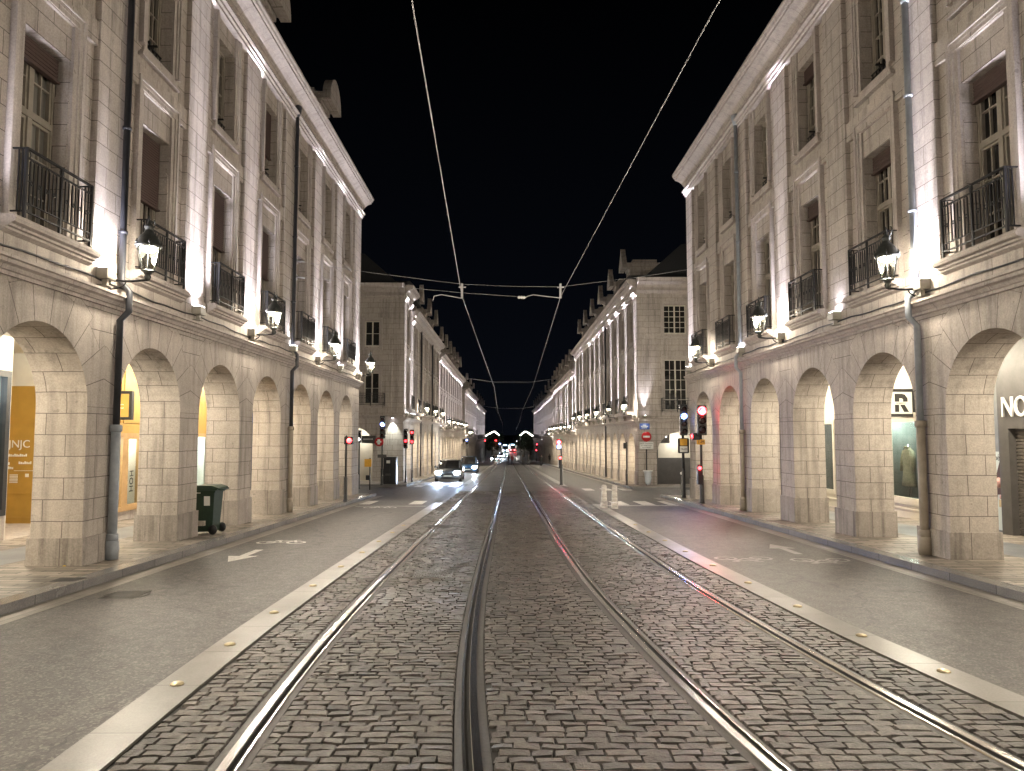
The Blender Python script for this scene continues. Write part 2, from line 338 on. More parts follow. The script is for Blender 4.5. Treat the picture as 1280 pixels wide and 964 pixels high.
# ================================================================ GROUND
def track(tab):
    ys=np.array([a for a,_ in tab],float); xs=np.array([b for _,b in tab],float)
    gy=np.arange(-40,420,.25); gx=np.interp(gy,ys,xs)
    kx=np.convolve(np.pad(gx,6,mode='edge'),np.ones(13)/13,'valid'); kx=np.convolve(np.pad(kx,4,mode='edge'),np.ones(9)/9,'valid')
    return lambda y: float(np.interp(y,gy,kx))
r2=track([(-40,9.),(-5,1.05),(0,.27),(3,-.09),(4.4,-.225),(6.28,-.346),(9.33,-.411),(18.4,-.403),(52,-.33),(130,-.3),(420,-.3)])
r3=track([(-40,12),(-5,3.4),(0,2.25),(3,1.76),(4.4,1.546),(6.26,1.373),(9.97,1.145),(15.3,1.058),(52,.994),(130,1.),(420,1.)])
r1=lambda y:r2(y)-1.435
r4=lambda y:r3(y)+1.435
LSo=track([(-40,6.),(-5,-2.0),(0,-2.45),(4.4,-2.74),(7.7,-2.87),(13,-2.88),(27,-2.8),(60,-2.75),(420,-2.75)])
LSi=lambda y:LSo(y)+.355
RSo=track([(-40,14.),(-5,5.6),(0,4.6),(5.6,3.9),(7,3.72),(9.2,3.62),(12.6,3.5),(23,3.42),(60,3.4),(420,3.4)])
RSi=lambda y:RSo(y)-.355
def ysteps(y0,y1):
    out=[];y=y0
    while y<y1-1e-6:
        out.append(y); y+= .5 if y<30 else (2. if y<100 else 6.)
    out.append(y1); return out
def ribbon(mb,xa,xb,z,y0,y1,mi=0,nx=1):
    f=lambda g,y:g(y) if callable(g) else g
    ys=ysteps(y0,y1)
    for a,b in zip(ys[:-1],ys[1:]):
        for i in range(nx):
            p=lambda y,t:(f(xa,y)*(1-t)+f(xb,y)*t,y,gz(y)+z)
            t0,t1=i/nx,(i+1)/nx
            mb.quad([p(a,t0),p(a,t1),p(b,t1),p(b,t0)],mi=mi)
def vribbon(mb,x,z0,z1,y0,y1):
    ys=ysteps(y0,y1); f=lambda y:x(y) if callable(x) else x
    for a,b in zip(ys[:-1],ys[1:]): mb.quad([(f(a),a,gz(a)+z0),(f(b),b,gz(b)+z0),(f(b),b,gz(b)+z1),(f(a),a,gz(a)+z1)])
m=MB()
ys=[-400,-60,0,30,60,100,150,205,300,420,700,1500,4000]
for a,b in zip(ys[:-1],ys[1:]):
    za,zb=(gz(min(max(a,-60),420))-.02,gz(min(max(b,-60),420))-.02)
    if a>=420: za=zb=gz(420)-.02
    for xa,xb in ((-3000,-60),(-60,60),(60,3000)): m.quad([(xa,a,za),(xb,a,za),(xb,b,zb),(xa,b,zb)])
structure('ground',m,M['asphalt'])
KLX=-5.78; KRX=6.40; SWZ=.144; RZ=.024
m=MB(); ribbon(m,-40,LSo,RZ,-40,420,nx=3); ribbon(m,RSo,40,RZ,-40,420,nx=3); structure('road',m,M['asphalt'])
m=MB(); ribbon(m,LSi,RSi,.010,-40,36); structure('mortar_bed',m,M['mortar'])
m=MB(); ribbon(m,LSi,RSi,.020,36,420); structure('tram_lane_paving',m,M['setts_far'])
# granite borders of the tram lane
m=MB()
for g0,g1,brk in ((LSo,LSi,(27.4,44)),(RSi,RSo,(26.6,41.5))):
    for a,b in ((-40,brk[0]),(brk[1],205)):
        ribbon(m,g0,g1,.032,a,b); vribbon(m,g0,0,.032,a,b); vribbon(m,g1,0,.032,a,b)
structure('granite_lane_border',m,M['slab'])
# setts, each one a small domed block
def setts():
    rng=np.random.default_rng(3); V=[];F=[];T=[]
    gx=np.array([0,.035,.5,.965,1.]); gy=np.array([0,.07,.93,1.])
    GX,GY=np.meshgrid(gx,gy); GX=GX.ravel();GY=GY.ravel()
    inner=(GX>.01)&(GX<.99)&(GY>.01)&(GY<.99)
    fq=[];nx=5
    for j in range(3):
        for i in range(4): fq.append((j*nx+i,j*nx+i+1,(j+1)*nx+i+1,(j+1)*nx+i))
    fq=np.array(fq)
    y=2.6;row=0;cnt=0
    while y<36.:
        h=.1+rng.uniform(-.011,.013); yc=y+h/2
        regs=[(LSi(yc)+.03,r1(yc)-.125),(r1(yc)+.115,r2(yc)-.115),(r2(yc)+.125,r3(yc)-.125),(r3(yc)+.115,r4(yc)-.115),(r4(yc)+.125,RSi(yc)-.03)]
        for a,b in regs:
            x=a-rng.uniform(0,.12)
            while x<b-.02:
                w=rng.uniform(.13,.205); x0=max(x,a); x1=min(x+w,b)
                if b-x1<.07: x1=b
                if x1-x0>.05:
                    g=.002+rng.uniform(0,.004); sk=rng.uniform(-.012,.012)
                    X=x0+g+(x1-x0-2*g)*GX+rng.uniform(-.004,.004,20)+sk*(GY-.5); Y=y+g+(h-2*g)*GY+rng.uniform(-.004,.004,20)+rng.uniform(-.006,.006)*(GX-.5)
                    zc=rng.uniform(.025,.031); tx,ty=rng.uniform(-.0045,.0045,2)
                    Z=np.where(inner,zc+tx*(GX-.5)*2+ty*(GY-.5)*2+rng.uniform(-.003,.003,20),.010)
                    Z=Z+np.where(inner&(GX==.5),.002,0)
                    V.append(np.stack([X,Y,Z-H-S*Y],1)); F.append(fq+cnt*20); T.append(np.full(20,rng.uniform(0,1))); cnt+=1
                x=x1 if x1<b else b
        y+=h;row+=1
    V=np.concatenate(V);F=np.concatenate(F);T=np.concatenate(T)
    me=bpy.data.meshes.new('cobblestone_paving'); me.vertices.add(len(V)); me.vertices.foreach_set('co',V.astype(np.float32).ravel())
    me.loops.add(F.size); me.loops.foreach_set('vertex_index',F.astype(np.int32).ravel())
    me.polygons.add(len(F)); me.polygons.foreach_set('loop_start',np.arange(0,F.size,4,dtype=np.int32)); me.polygons.foreach_set('loop_total',np.full(len(F),4,np.int32))
    me.polygons.foreach_set('use_smooth',np.zeros(len(F),bool)); me.update(calc_edges=True); me.validate()
    at=me.attributes.new('tone','FLOAT','POINT'); at.data.foreach_set('value',T.astype(np.float32))
    o=structure('cobblestone_paving',me,M['cobble'])
setts()
# rails (each one a thing): head, groove, lip and the jointing strips beside it
names=[('tram_rail','outermost steel tram rail beside the left granite border'),('tram_rail','grooved steel tram rail running closest to the camera, with the wide dark groove'),
       ('tram_rail','steel tram rail on the inner side of the right hand track'),('tram_rail','steel tram rail beside the granite border of the right lane')]
for i,(rf,sg) in enumerate(((r1,-1),(r2,1),(r3,-1),(r4,1))):
    pr=[(sg*.118,.016,1),(sg*.062,.018,1),(sg*.058,.034,0),(sg*.004,.036,0),(0,.032,0),(0,.004,2),(-sg*.042,.004,2),(-sg*.043,.030,0),(-sg*.060,.030,0),(-sg*.064,.018,1),(-sg*.108,.016,1)]
    mb=MB(); yy=ysteps(-20,300)
    for a,b in zip(yy[:-1],yy[1:]):
        for (p,pz,_),(q,qz,mi) in zip(pr[:-1],pr[1:]):
            if mi==1 and pz>.02: mi=0
            mb.quad([(rf(a)+p,a,gz(a)+pz),(rf(a)+q,a,gz(a)+qz),(rf(b)+q,b,gz(b)+qz),(rf(b)+p,b,gz(b)+pz)],mi=mi,smooth=False)
    single(names[i][0],mb,[M['steel'],M['railbed'],M['rail_dark']],names[i][1],'rail','tram rails')
# side walks with kerbs; the cross street cuts them between the two blocks
def sidewalk(side,y0,y1,xk,xin,cut0,cut1):
    mb=MB(); kb=MB(); gt=MB(); sg=side
    kw=.26
    ribbon(mb,xk+sg*kw,xin,SWZ,y0,y1); ribbon(kb,xk,xk+sg*kw,SWZ+.002,y0,y1); vribbon(kb,xk,-.01,SWZ+.002,y0,y1)
    ribbon(gt,xk-sg*.33,xk-sg*.002,RZ+.006,y0,y1)
    for yy,c in ((y0,cut0),(y1,cut1)):
        if c: 
            kb.quad([(xk,yy,gz(yy)-.01),(xin,yy,gz(yy)-.01),(xin,yy,gz(yy)+SWZ),(xk,yy,gz(yy)+SWZ)])
    return mb,kb,gt
for nm,a in (('L',(-1,-30,31.9,KLX,-12.6,False,True)),('R',(1,-30,30.4,KRX,13.4,False,True)),('LF',(-1,41.2,203,-5.75,-10.3,True,False)),('RF',(1,37.4,203,6.45,11.2,True,False))):
    mb,kb,gt=sidewalk(*a); structure('pavement',mb,M['pave']); structure('kerb',kb,M['kerb']); structure('gutter',gt,M['gutter'])
# pavements along the cross street, on the far side in front of the end walls
m=MB()
m.quad([(-60,41.3,gz(41.3)+SWZ+.004),(-5.75,41.3,gz(41.3)+SWZ+.004),(-5.75,45.4,gz(45.4)+SWZ+.004),(-60,45.4,gz(45.4)+SWZ+.004)])
m.quad([(6.45,37.5,gz(37.5)+SWZ+.004),(60,37.5,gz(37.5)+SWZ+.004),(60,40.2,gz(40.2)+SWZ+.004),(6.45,40.2,gz(40.2)+SWZ+.004)])
structure('cross_street_pavement',m,M['pave'])
m=MB(); ribbon(m,-9.0,-7.85,SWZ+.004,-30,31.5); ribbon(m,8.5,9.7,SWZ+.004,-30,30.2); structure('footway_strip',m,M['smooth'])
# painted markings
m=MB()
def patch(x0,x1,y0,y1,z=RZ+.004): m.quad([(x0,y0,gz(y0)+z),(x1,y0,gz(y0)+z),(x1,y1,gz(y1)+z),(x0,y1,gz(y1)+z)])
for k in (0,2): patch(-5.55+k*.95,-5.05+k*.95,26.6,28.5)
for k in range(3): patch(3.9+k*.95,4.4+k*.95,26.2,28.3)
for k in (0,2): patch(-5.3+k*.95,-4.85+k*.95,40.5,42.6)
for k in range(3): patch(3.9+k*.95,4.4+k*.95,36.6,38.6)
patch(3.5,6.3,25.75,25.95); patch(-5.4,-2.9,25.6,25.75)
structure('crossing_marking',m,M['paint'])
def poly(mb,pts,x,y,rot=0.,sc=1.,z=RZ+.004):
    c,s_=math.cos(rot),math.sin(rot); q=[]
    for a,b in pts:
        X=x+(a*c-b*s_)*sc; Y=y+(a*s_+b*c)*sc; q.append((X,Y,gz(Y)+z))
    mb.quad(q)
def disc(mb,cx,cy,r0,r1,x,y,rot,sc,n=14):
    for i in range(n):
        a,b=2*PI*i/n,2*PI*(i+1)/n
        poly(mb,[(cx+r0*math.cos(a),cy+r0*math.sin(a)),(cx+r1*math.cos(a),cy+r1*math.sin(a)),(cx+r1*math.cos(b),cy+r1*math.sin(b)),(cx+r0*math.cos(b),cy+r0*math.sin(b))],x,y,rot,sc)
def bike(x,y,rot,sc):
    disc(m,-.5,0,.24,.33,x,y,rot,sc); disc(m,.5,0,.24,.33,x,y,rot,sc)
    for (a,b),(c,d) in (((-.5,0),(-.2,.45)),((-.2,.45),(.35,.45)),((.35,.45),(.5,0)),((-.2,.45),(0,.02)),((0,.02),(.35,.45)),((-.5,0),(0,.02)),((.35,.45),(.3,.62)),((.3,.62),(.5,.62)),((-.2,.45),(-.25,.58)),((-.38,.58),(-.12,.58))):
        dx,dy=c-a,d-b;L=math.hypot(dx,dy);nx,ny=-dy/L*.045,dx/L*.045
        poly(m,[(a+nx,b+ny),(c+nx,d+ny),(c-nx,d-ny),(a-nx,b-ny)],x,y,rot,sc)
def arrow(x,y,rot,sc):
    poly(m,[(-.09,-.9),(.09,-.9),(.09,.1),(-.09,.1)],x,y,rot,sc); poly(m,[(-.32,.1),(.32,.1),(0,.95)],x,y,rot,sc)
m=MB(); arrow(-4.78,13.3,PI,.85); bike(-4.72,15.2,0.,.62); bike(-4.4,25.,0,.7); structure('cycle_lane_marking',m,M['paint'])
m=MB(); bike(4.15,12.85,PI,.62); bike(5.42,12.65,PI,.62); arrow(5.35,14.1,0,.8); structure('cycle_lane_marking',m,simple('almost worn away road paint',(.24,.225,.205),.5,0,.55,16))
# small iron things let into the ground
mb=MB(); y0,y1,x0,x1=10.92,11.45,-1.42,-.86; zt=gz(11.2)+.034
for k in range(17):
    x=x0+(x1-x0)*k/16; mb.box(x-.011,x+.011,y0,y1,zt-.03,zt+.006)
mb.box(x0-.03,x1+.03,y0-.03,y0,zt-.03,zt+.006); mb.box(x0-.03,x1+.03,y1,y1+.03,zt-.03,zt+.006)
single('drain_grate',mb,simple('worn shiny grate iron',(.3,.3,.32),.28,.9,.3,9),'slotted steel drain grate set between the rails of the left track','drain')
for (x,y,r,lb) in ((-5.0,9.6,.3,'round iron manhole cover in the left asphalt lane near the downpipe'),(-1.75,18.4,.36,'round iron manhole cover among the setts further along the left track')):
    mb=MB(); z=gz(y)+.034 if x>-2.5 else gz(y)+RZ+.003
    mb.lathe([(r,z-.03),(r,z),(r-.03,z+.004),(r-.04,z),(.01,z+.001)],(x,y,0),24)
    for a in range(-3,4): mb.box(x-r*.75,x+r*.75,y+a*.075-.015,y+a*.075+.015,z,z+.006)
    single('manhole_cover',mb,simple('worn cover iron',(.05,.048,.046),.55,.4,.4,20),lb,'manhole cover')
mb=MB(); y=10.05; mb.box(-6.2,-5.85,y-.14,y+.14,gz(y)+SWZ-.02,gz(y)+SWZ+.006); single('pavement_drain',mb,M['rail_dark'],'small dark square drain in the left pavement beside the first pier','drain')
stud=MB(); stud.lathe([(.055,0),(.05,.012),(.03,.02),(.005,.022)],(0,0,0),12); stud_me=stud.mesh('lane_stud')
k=0
for f,off,tx in ((LSo,.16,'left'),(RSo,-.16,'right')):
    for i,y in enumerate([5.9,7.1,8.5,10.2,11.9,13.6,15.3,17.0,18.7] if tx=='left' else [6.2,7.4,8.8,10.4,12.0,13.7,15.4,17.1,18.8]):
        o=put('lane_stud',stud_me,M['brass'],None,(f(y)+off,y,gz(y)+.032))
        tag(o,'domed brass stud in the %s granite border, %s from the camera'%(tx,['first','second','third','fourth','fifth','sixth','seventh','eighth','ninth'][i]),'road stud','brass studs in the granite borders')
# ================================================================ FACADES
W_ARCH=1.16
def french_window(w,h,transom,cols,rows_u,rows_l,light=False):
    """joinery seen from outside: local x across, -y outward, z up from the sill"""
    mb=MB(); t=.065; d=.06; ms=.05; st_=.04
    if light: t=.03; ms=.022; st_=.016
    mb.box(-w/2,-w/2+t,-d,.02,0,h); mb.box(w/2-t,w/2,-d,.02,0,h); mb.box(-w/2+t,w/2-t,-d,.02,h-t,h); mb.box(-w/2+t,w/2-t,-d,.02,0,.09)
    mb.box(-ms,ms,-d-.012,.02,.09,h-t)
    if transom: mb.box(-w/2+t,w/2-t,-d-.02,.02,transom,transom+.09)
    # sashes
    for sx in (-1,1):
        a,b=(ms,w/2-t) if sx>0 else (-w/2+t,-ms)
        segs=[(.09,transom),(transom+.09,h-t)] if transom else [(.09,h-t)]
        for j,(z0,z1) in enumerate(segs):
            st=st_
            mb.box(a,a+st,-.045,.01,z0,z1); mb.box(b-st,b,-.045,.01,z0,z1); mb.box(a+st,b-st,-.045,.01,z0,z0+st); mb.box(a+st,b-st,-.045,.01,z1-st,z1)
            rows=rows_l if (j==0 and transom) else rows_u
            for k in range(1,rows): zz=z0+(z1-z0)*k/rows; mb.box(a+st,b-st,-.038,.008,zz-.013,zz+.013)
            for k in range(1,cols): xx=a+(b-a)*k/cols; mb.box(xx-.013,xx+.013,-.036,.006,z0+st,z1-st)
    pn=MB(); pn.box(-w/2+.02,w/2-.02,.012,.018,.02,h-.02)
    return mb.mesh('window'),pn.mesh('pane')
def bl(w,h):
    mb=MB(); n=int(h/.05)
    mb.box(-w/2,w/2,-.10,-.075,0,h)
    for k in range(n): mb.box(-w/2,w/2,-.112,-.1,k*h/n+.006,(k+1)*h/n-.006)
    mb.box(-w/2,w/2,-.15,-.06,-.03,0); return mb.mesh('roller_blind')
def railing(w,proj,h=.95):
    mb=MB(); y=-proj
    mb.box(-w/2,w/2,y-.022,y+.022,h-.02,h+.006); mb.box(-w/2,w/2,y-.012,y+.012,.08,.1); mb.box(-w/2,w/2,y-.01,y+.01,h-.14,h-.12); mb.box(-w/2,w/2,y-.01,y+.01,.2,.215)
    for sx in (-1,1):
        mb.box(sx*w/2-.018,sx*w/2+.018,y-.018,y+.018,0,h); mb.box(sx*w/2-.012,sx*w/2+.012,y,0.1,h-.02,h); mb.box(sx*w/2-.01,sx*w/2+.01,y,0.1,.08,.1)
        for k in (1,2): mb.box(sx*w/2-.008,sx*w/2+.008,y+proj*k/3-.008,y+proj*k/3+.008,.1,h-.02)
    mb.box(-.018,.018,y-.016,y+.016,0,h)
    n=8
    for half in (-1,1):
        for k in range(n):
            x=half*(.06+(w/2-.1)*(k+.5)/n); mb.box(x-.008,x+.008,y-.008,y+.008,.2,h-.17)
            if k%2==0:
                x2=half*(.06+(w/2-.1)*(k+1.5)/n); c=(x+x2)/2; r=abs(x2-x)/2
                mb.tube([(c+r*math.cos(a),y,h-.17+r*.7*math.sin(a)) for a in [PI*i/8 for i in range(9)]],.008,5,False)
                mb.tube([(c+r*.55*math.cos(a),y,.5+r*.7*math.sin(a)) for a in [2*PI*i/8 for i in range(9)]],.008,5,False)
        x=half*(w/2-.05); 
        for zz in (.15,.55,h-.08): mb.tube([(x+.032*math.cos(a),y,zz+.045*math.sin(a)) for a in [2*PI*i/8 for i in range(9)]],.008,5,False)
    for zz in (.15,h-.07): mb.tube([(.04*math.cos(a),y,zz+.05*math.sin(a)) for a in [2*PI*i/10 for i in range(11)]],.009,5,False)
    return mb.mesh('balcony_railing')
WIN1=french_window(1.1,2.85,1.72,2,2,3); WIN2=french_window(1.0,2.1,0,2,4,4); BL_S=bl(.98,.34); BL_L=bl(.98,1.3); RAIL=railing(1.5,.15)
WINF1=french_window(1.1,2.6,1.6,1,2,2); WINF2=french_window(1.0,1.9,0,1,3,3)
CORN=[(-.4,9.65),(.05,9.65),(.05,9.72),(.10,9.735),(.10,9.8),(.17,9.83),(.17,9.87),(.05,9.885),(.05,10.06),(.10,10.08),(.12,10.13),(.18,10.2),(.27,10.27),(.38,10.315),(.44,10.33),(.44,10.39),(.49,10.40),(.51,10.46),(.55,10.50),(.55,10.56),(.3,10.6),(-.4,10.6)]
STRG=[(-.4,2.08),(.05,2.08),(.05,2.13),(.08,2.14),(.11,2.19),(.17,2.21),(.17,2.26),(.21,2.27),(.21,2.31),(.04,2.345),(-.4,2.345)]
def dormer(mb,fr,u,z0,kind):
    """stone dormer: wall with window, pediment slab overhanging the street side, cornice, body running back into the roof"""
    w=.62
    mb.box(u-w,u-w+.22,-.95,-.30,z0,z0+1.45,fr); mb.box(u+w-.22,u+w,-.95,-.30,z0,z0+1.45,fr); mb.box(u-w+.22,u+w-.22,-.95,-.30,z0,z0+.12,fr); mb.box(u-w+.22,u+w-.22,-.95,-.30,z0+1.3,z0+1.45,fr)
    mb.box(u-w+.03,u+w-.03,-2.2,-.95,z0,z0+1.75,fr)
    mb.box(u-w-.02,u+w+.02,-2.2,-.22,z0+1.45,z0+1.62,fr); mb.box(u-w-.08,u+w+.08,-2.2,-.16,z0+1.62,z0+1.75,fr); mb.box(u-w-.12,u+w+.12,-2.2,-.10,z0+1.75,z0+1.83,fr); mb.box(u-w+.02,u+w-.02,-2.0,-.5,z0+1.83,z0+2.05,fr)
    if kind=='round': pts=[(u+(w+.2)*math.cos(a),z0+1.55+1.0*math.sin(a)) for a in [PI*i/14 for i in range(15)]]
    else: pts=[(u+w+.16,z0+1.5),(u+w+.1,z0+1.72),(u+.16,z0+2.5),(u,z0+2.85),(u-.16,z0+2.5),(u-w-.1,z0+1.72),(u-w-.16,z0+1.5)]
    mb.prism(pts,-.14,.16,fr,'d')
def block(name,label,fr,ua,ub,centers,zst,k,base_u,near=True,shared=None,plz=None,cat='building',group=None,dorm=(),dkind='round',blinds={},depth=9.,endwall=None,arc_ceiling=True,pil=(),curt=()):
    sideX=fr.P(0,0,0)[0]; bu=(ua+ub)/2
    t=thing(name,label,cat,(fr.P(bu,0,0)[0],bu,gz(bu)+SWZ),0.,group)
    Z=lambda h: zst+(h-2.08)*k
    zcr=zst-.49; zs=zcr-W_ARCH; c=sorted(centers)
    wall=MB(); pls=[]
    # piers
    segs=[];prev=ua
    for x in c: segs.append((prev,x-W_ARCH)); prev=x+W_ARCH
    segs.append((prev,ub))
    for (a,b) in segs:
        if b-a<.05: continue
        zb=min(gz(a),gz(b))-.3
        wall.box(a,b,-.8,0,zb,zs,fr)
        pz=plz if plz is not None else gz((a+b)/2)+SWZ+.72
        e0=0 if a==ua else .035; e1=0 if b==ub else .035
        pl=MB(); pl.box(a-e0,b+e1,-.835,.035,zb,pz,fr); pls.append(pl)
    # arches
    for i,x in enumerate(c):
        lo=(segs[i][0]+segs[i][1])/2 if i>0 else ua; hi=(segs[i+1][0]+segs[i+1][1])/2 if i<len(c)-1 else ub
        hr,hl,ht=hi-x,x-lo,zst-zs
        n=22; A=sorted(set([PI*j/n for j in range(n+1)]+[math.atan2(ht,hr),PI-math.atan2(ht,hl)]))
        def outp(a):
            cs,sn=math.cos(a),math.sin(a); r=1e9
            if sn>1e-6: r=min(r,ht/sn)
            if cs>1e-6: r=min(r,hr/cs)
            if cs<-1e-6: r=min(r,hl/-cs)
            return (r*cs,r*sn)
        for a,b in zip(A[:-1],A[1:]):
            ia=(W_ARCH*math.cos(a),W_ARCH*math.sin(a)); ib=(W_ARCH*math.cos(b),W_ARCH*math.sin(b)); oa,ob=outp(a),outp(b)
            q=[ia,oa,ob,ib]
            for d in (0,-.8): wall.quad([fr.P(x+p[0],d,zs+p[1]) for p in q],[(x+p[0],zs+p[1]) for p in q],q)
            v=lambda ang:ang*11/PI*.335
            wall.quad([fr.P(x+ia[0],0,zs+ia[1]),fr.P(x+ib[0],0,zs+ib[1]),fr.P(x+ib[0],-.8,zs+ib[1]),fr.P(x+ia[0],-.8,zs+ia[1])],
                      [(.31,zs+v(a)),(.31,zs+v(b)),(-.49,zs+v(b)),(-.49,zs+v(a))])
    # upper wall
    zf=Z(2.83)
    wall.box(ua,ub,-.45,.03,Z(2.33),zf,fr)
    pw=.465
    bays=[(x-1.6+pw,x+1.6-pw,x) for x in c]
    pil_edges=[ua]
    for (a,b,x) in bays: pil_edges+= [a,b]
    pil_edges.append(ub)
    for a,b in zip(pil_edges[0::2],pil_edges[1::2]):
        if b-a>.02: wall.box(a,b,-.45,0.,zf,Z(9.66),fr)
    z1t=Z(5.68) if near else zf+2.6; z2b,z2t=Z(7.08),(Z(9.17) if near else Z(7.08)+1.9)
    for (a,b,x) in bays:
        o1,o2=.55,.5
        D0,D1=-.45,-.10
        wall.box(a,x-o1,D0,D1,zf,Z(6.25),fr); wall.box(x+o1,b,D0,D1,zf,Z(6.25),fr); wall.box(x-o1,x+o1,D0,D1,z1t,Z(6.25),fr)
        wall.box(a,b,D0,-.035,Z(6.25),Z(6.655),fr)
        wall.box(a,x-o2,D0,D1,Z(6.655),Z(9.66),fr); wall.box(x+o2,b,D0,D1,Z(6.655),Z(9.66),fr); wall.box(x-o2,x+o2,D0,D1,Z(6.655),z2b,fr); wall.box(x-o2,x+o2,D0,D1,z2t,Z(9.66),fr)
        if near:
            # deep jambs with their round headed sunk panels
            for s_ in (-1,1):
                u0=x+s_*o1
                pts=[(-.34,zf+.05)]+[(-.22+.12*math.cos(PI-PI*i/8),Z(5.0)+.16*math.sin(PI*i/8)) for i in range(9)]+[(-.10,zf+.05)]
                wall.prism([(p[0],p[1]) for p in pts],u0-s_*.022,u0+s_*.004,fr,'u')
    wput('wall',wall,M['stone'],t); [wput('plinth',pl,M['stone_dirty'],t) for pl in pls]
    trim=MB(); trim.prism([(d,Z(h)) for d,h in CORN],ua,ub,fr)
    wput('cornice',trim,M['stone_clean'],t)
    tr=MB(); tr.prism([(d,zst+(h-2.08)) for d,h in STRG],ua,ub,fr); wput('string_course',tr,M['stone_clean'],t)
    # window surrounds, one part per bay
    for (a,b,x) in bays:
        s_=MB()
        def surround(o,zb,zt,bottom):
            for w0,w1,dd in ((o+.0,o+.1,-.055),(o+.1,o+.17,-.03),(o+.17,o+.235,-.005)):
                for sg in (-1,1): s_.box(x+sg*w0,x+sg*w1,-.1,dd,zb,zt+w1,fr)
                s_.box(x-w0,x+w0,-.1,dd,zt+w0,zt+w1,fr)
                if bottom: s_.box(x-w1,x+w1,-.1,dd,zb-w1+o,zb-w0+o,fr)
        surround(.55,zf,z1t,False); surround(.5,z2b,z2t,True)
        wput('window_surround',s_,M['stone_clean'],t)
        # balcony
        sl=MB(); hw=.98
        if near:
            sl.prism([(.03,Z(2.62)),(.10,Z(2.66)),(.11,Z(2.69)),(.15,Z(2.70)),(.16,Z(2.73)),(.22,Z(2.75)),(.24,Z(2.79)),(.22,Z(2.83)),(.20,Z(2.85)),(.03,Z(2.85))],x-hw,x+hw,fr)
        else: sl.box(x-hw,x+hw,.03,.36,Z(2.64),Z(2.85),fr)
        b_=wput('balcony_slab',sl,M['stone_clean'],t)
        w1,w2=(WIN1,WIN2) if near else (WINF1,WINF2)
        dd=-.38
        for (wm,pm),zb,nm in ((w1,zf,'1'),(w2,z2b,'2')):
            gl=M['glass_curtain'] if (nm=='1' and round(x,1) in curt) else M['glass_dark']
            wo=wput('window',wm,M['joinery'],t,fr.P(x,dd,zb),fr.rz)
            pane_me=pm
            if gl is M['glass_curtain']: pane_me=pm.copy(); pane_me.materials.clear()
            put('pane',pane_me,gl,wo)
            if near:
                kb=blinds.get((round(x,1),nm))
                if kb=='s': put('roller_blind',BL_S,M['blind'],wo,(0,-.02,(2.85 if nm=='1' else 2.1)-.36))
                if kb=='l': put('roller_blind',BL_L,M['blind'],wo,(0,-.02,(2.85 if nm=='1' else 2.1)-1.32))
        if near: wput('balcony_railing',RAIL,M['iron'],t,fr.P(x,.03,Z(2.86)),fr.rz)
        else:
            r=MB(); r.box(x-.75,x+.75,.29,.32,Z(2.85)+.9,Z(2.85)+.95,fr)
            for q in range(9): uu=x-.75+1.5*q/8; r.box(uu-.012,uu+.012,.295,.315,Z(2.85),Z(2.85)+.9,fr)
            wput('balcony_railing',r,M['iron'],t)
            sb=MB(); o2=.5; sb.box(x-.48,x+.48,-.36,-.33,z2b+.12,z2b+.16,fr)
        if near:
            g=MB()
            for zz in (.25,.34): g.box(x-.5,x+.5,-.30,-.28,z2b+zz-.012,z2b+zz+.012,fr)
            for q in range(7): uu=x-.45+.9*q/6; g.box(uu-.008,uu+.008,-.298,-.282,z2b+.05,z2b+.34,fr)
            g.box(x-.02,x+.02,-.32,-.26,z2b,z2b+.42,fr); g.box(x-.02,x+.02,-.27,-.12,z2b+.3,z2b+.33,fr)
            wput('window_guard',g,M['iron'],t)
    # roof and dormers
    rf=MB(); e=Z(10.6); rf.prism([(.2,e),(-.35,e+.02),(-2.6,e+2.0),(-6.,e+2.5),(-9.,e+1.6),(-9.,e),(-.5,e-.3)],ua,ub,fr); wput('roof',rf,M['slate'],t)
    for u in dorm:
        dm=MB(); dormer(dm,fr,u,e,dkind); d_=wput('dormer',dm,M['stone'],t)
        wput('dormer_window',WIN2[0],M['joinery'],d_,fr.P(u,-.75,e+.12),fr.rz).scale=(.8,1,.56)
    # arcade inside: ceiling, back wall, body of the building
    bk=MB(); dz=min(gz(ua),gz(ub))
    ui=ua if near else ua+.62
    bk.box(ui,ub,-depth,-.8,zst-.1,zst+.1,fr); bk.box(ui,ub,-depth,-.45,zst+.1,Z(9.5),fr)
    if not near: bk.box(ui,ub,-depth,-3.4,dz-.2,zst-.1,fr)
    wput('arcade_ceiling',bk,M['plaster'],t)
    return t,Z
LC=lambda i:13.33+3.2*i   # arch centres, left
RC=lambda i:13.93+3.2*i   # arch centres, right
LP=lambda i:11.73+3.2*i   # pier axes
RP=lambda i:12.33+3.2*i
bL={(10.1,'1'):'s',(13.3,'1'):'l',(16.5,'1'):'l',(19.7,'1'):'l',(22.9,'1'):'l',(19.7,'2'):'l'}
bR={(10.7,'1'):'s',(13.9,'1'):'s',(17.1,'1'):'s',(17.1,'2'):'s'}
NL={}
NL['L0'],ZL=block('arcade_building','pale stone arcaded building nearest on the left, before the dark downpipe',FL,-4.27,11.73,[LC(i) for i in range(-5,0)],2.08,1.,0,plz=-1.6,blinds=bL,dorm=(6.9,),curt=(10.1,))
NL['L1'],_=block('arcade_building','pale stone arcaded building on the left over the mustard shop and the green bin',FL,11.73,21.33,[LC(i) for i in range(0,3)],2.08,1.,0,plz=-1.6,blinds=bL,dorm=(13.33,19.73))
NL['L2'],_=block('arcade_building','pale arcaded building on the left ending at the side street, under a round topped dormer',FL,21.33,31.8,[LC(i) for i in range(3,6)],2.08,1.,0,plz=-1.75,dorm=(26.13,))
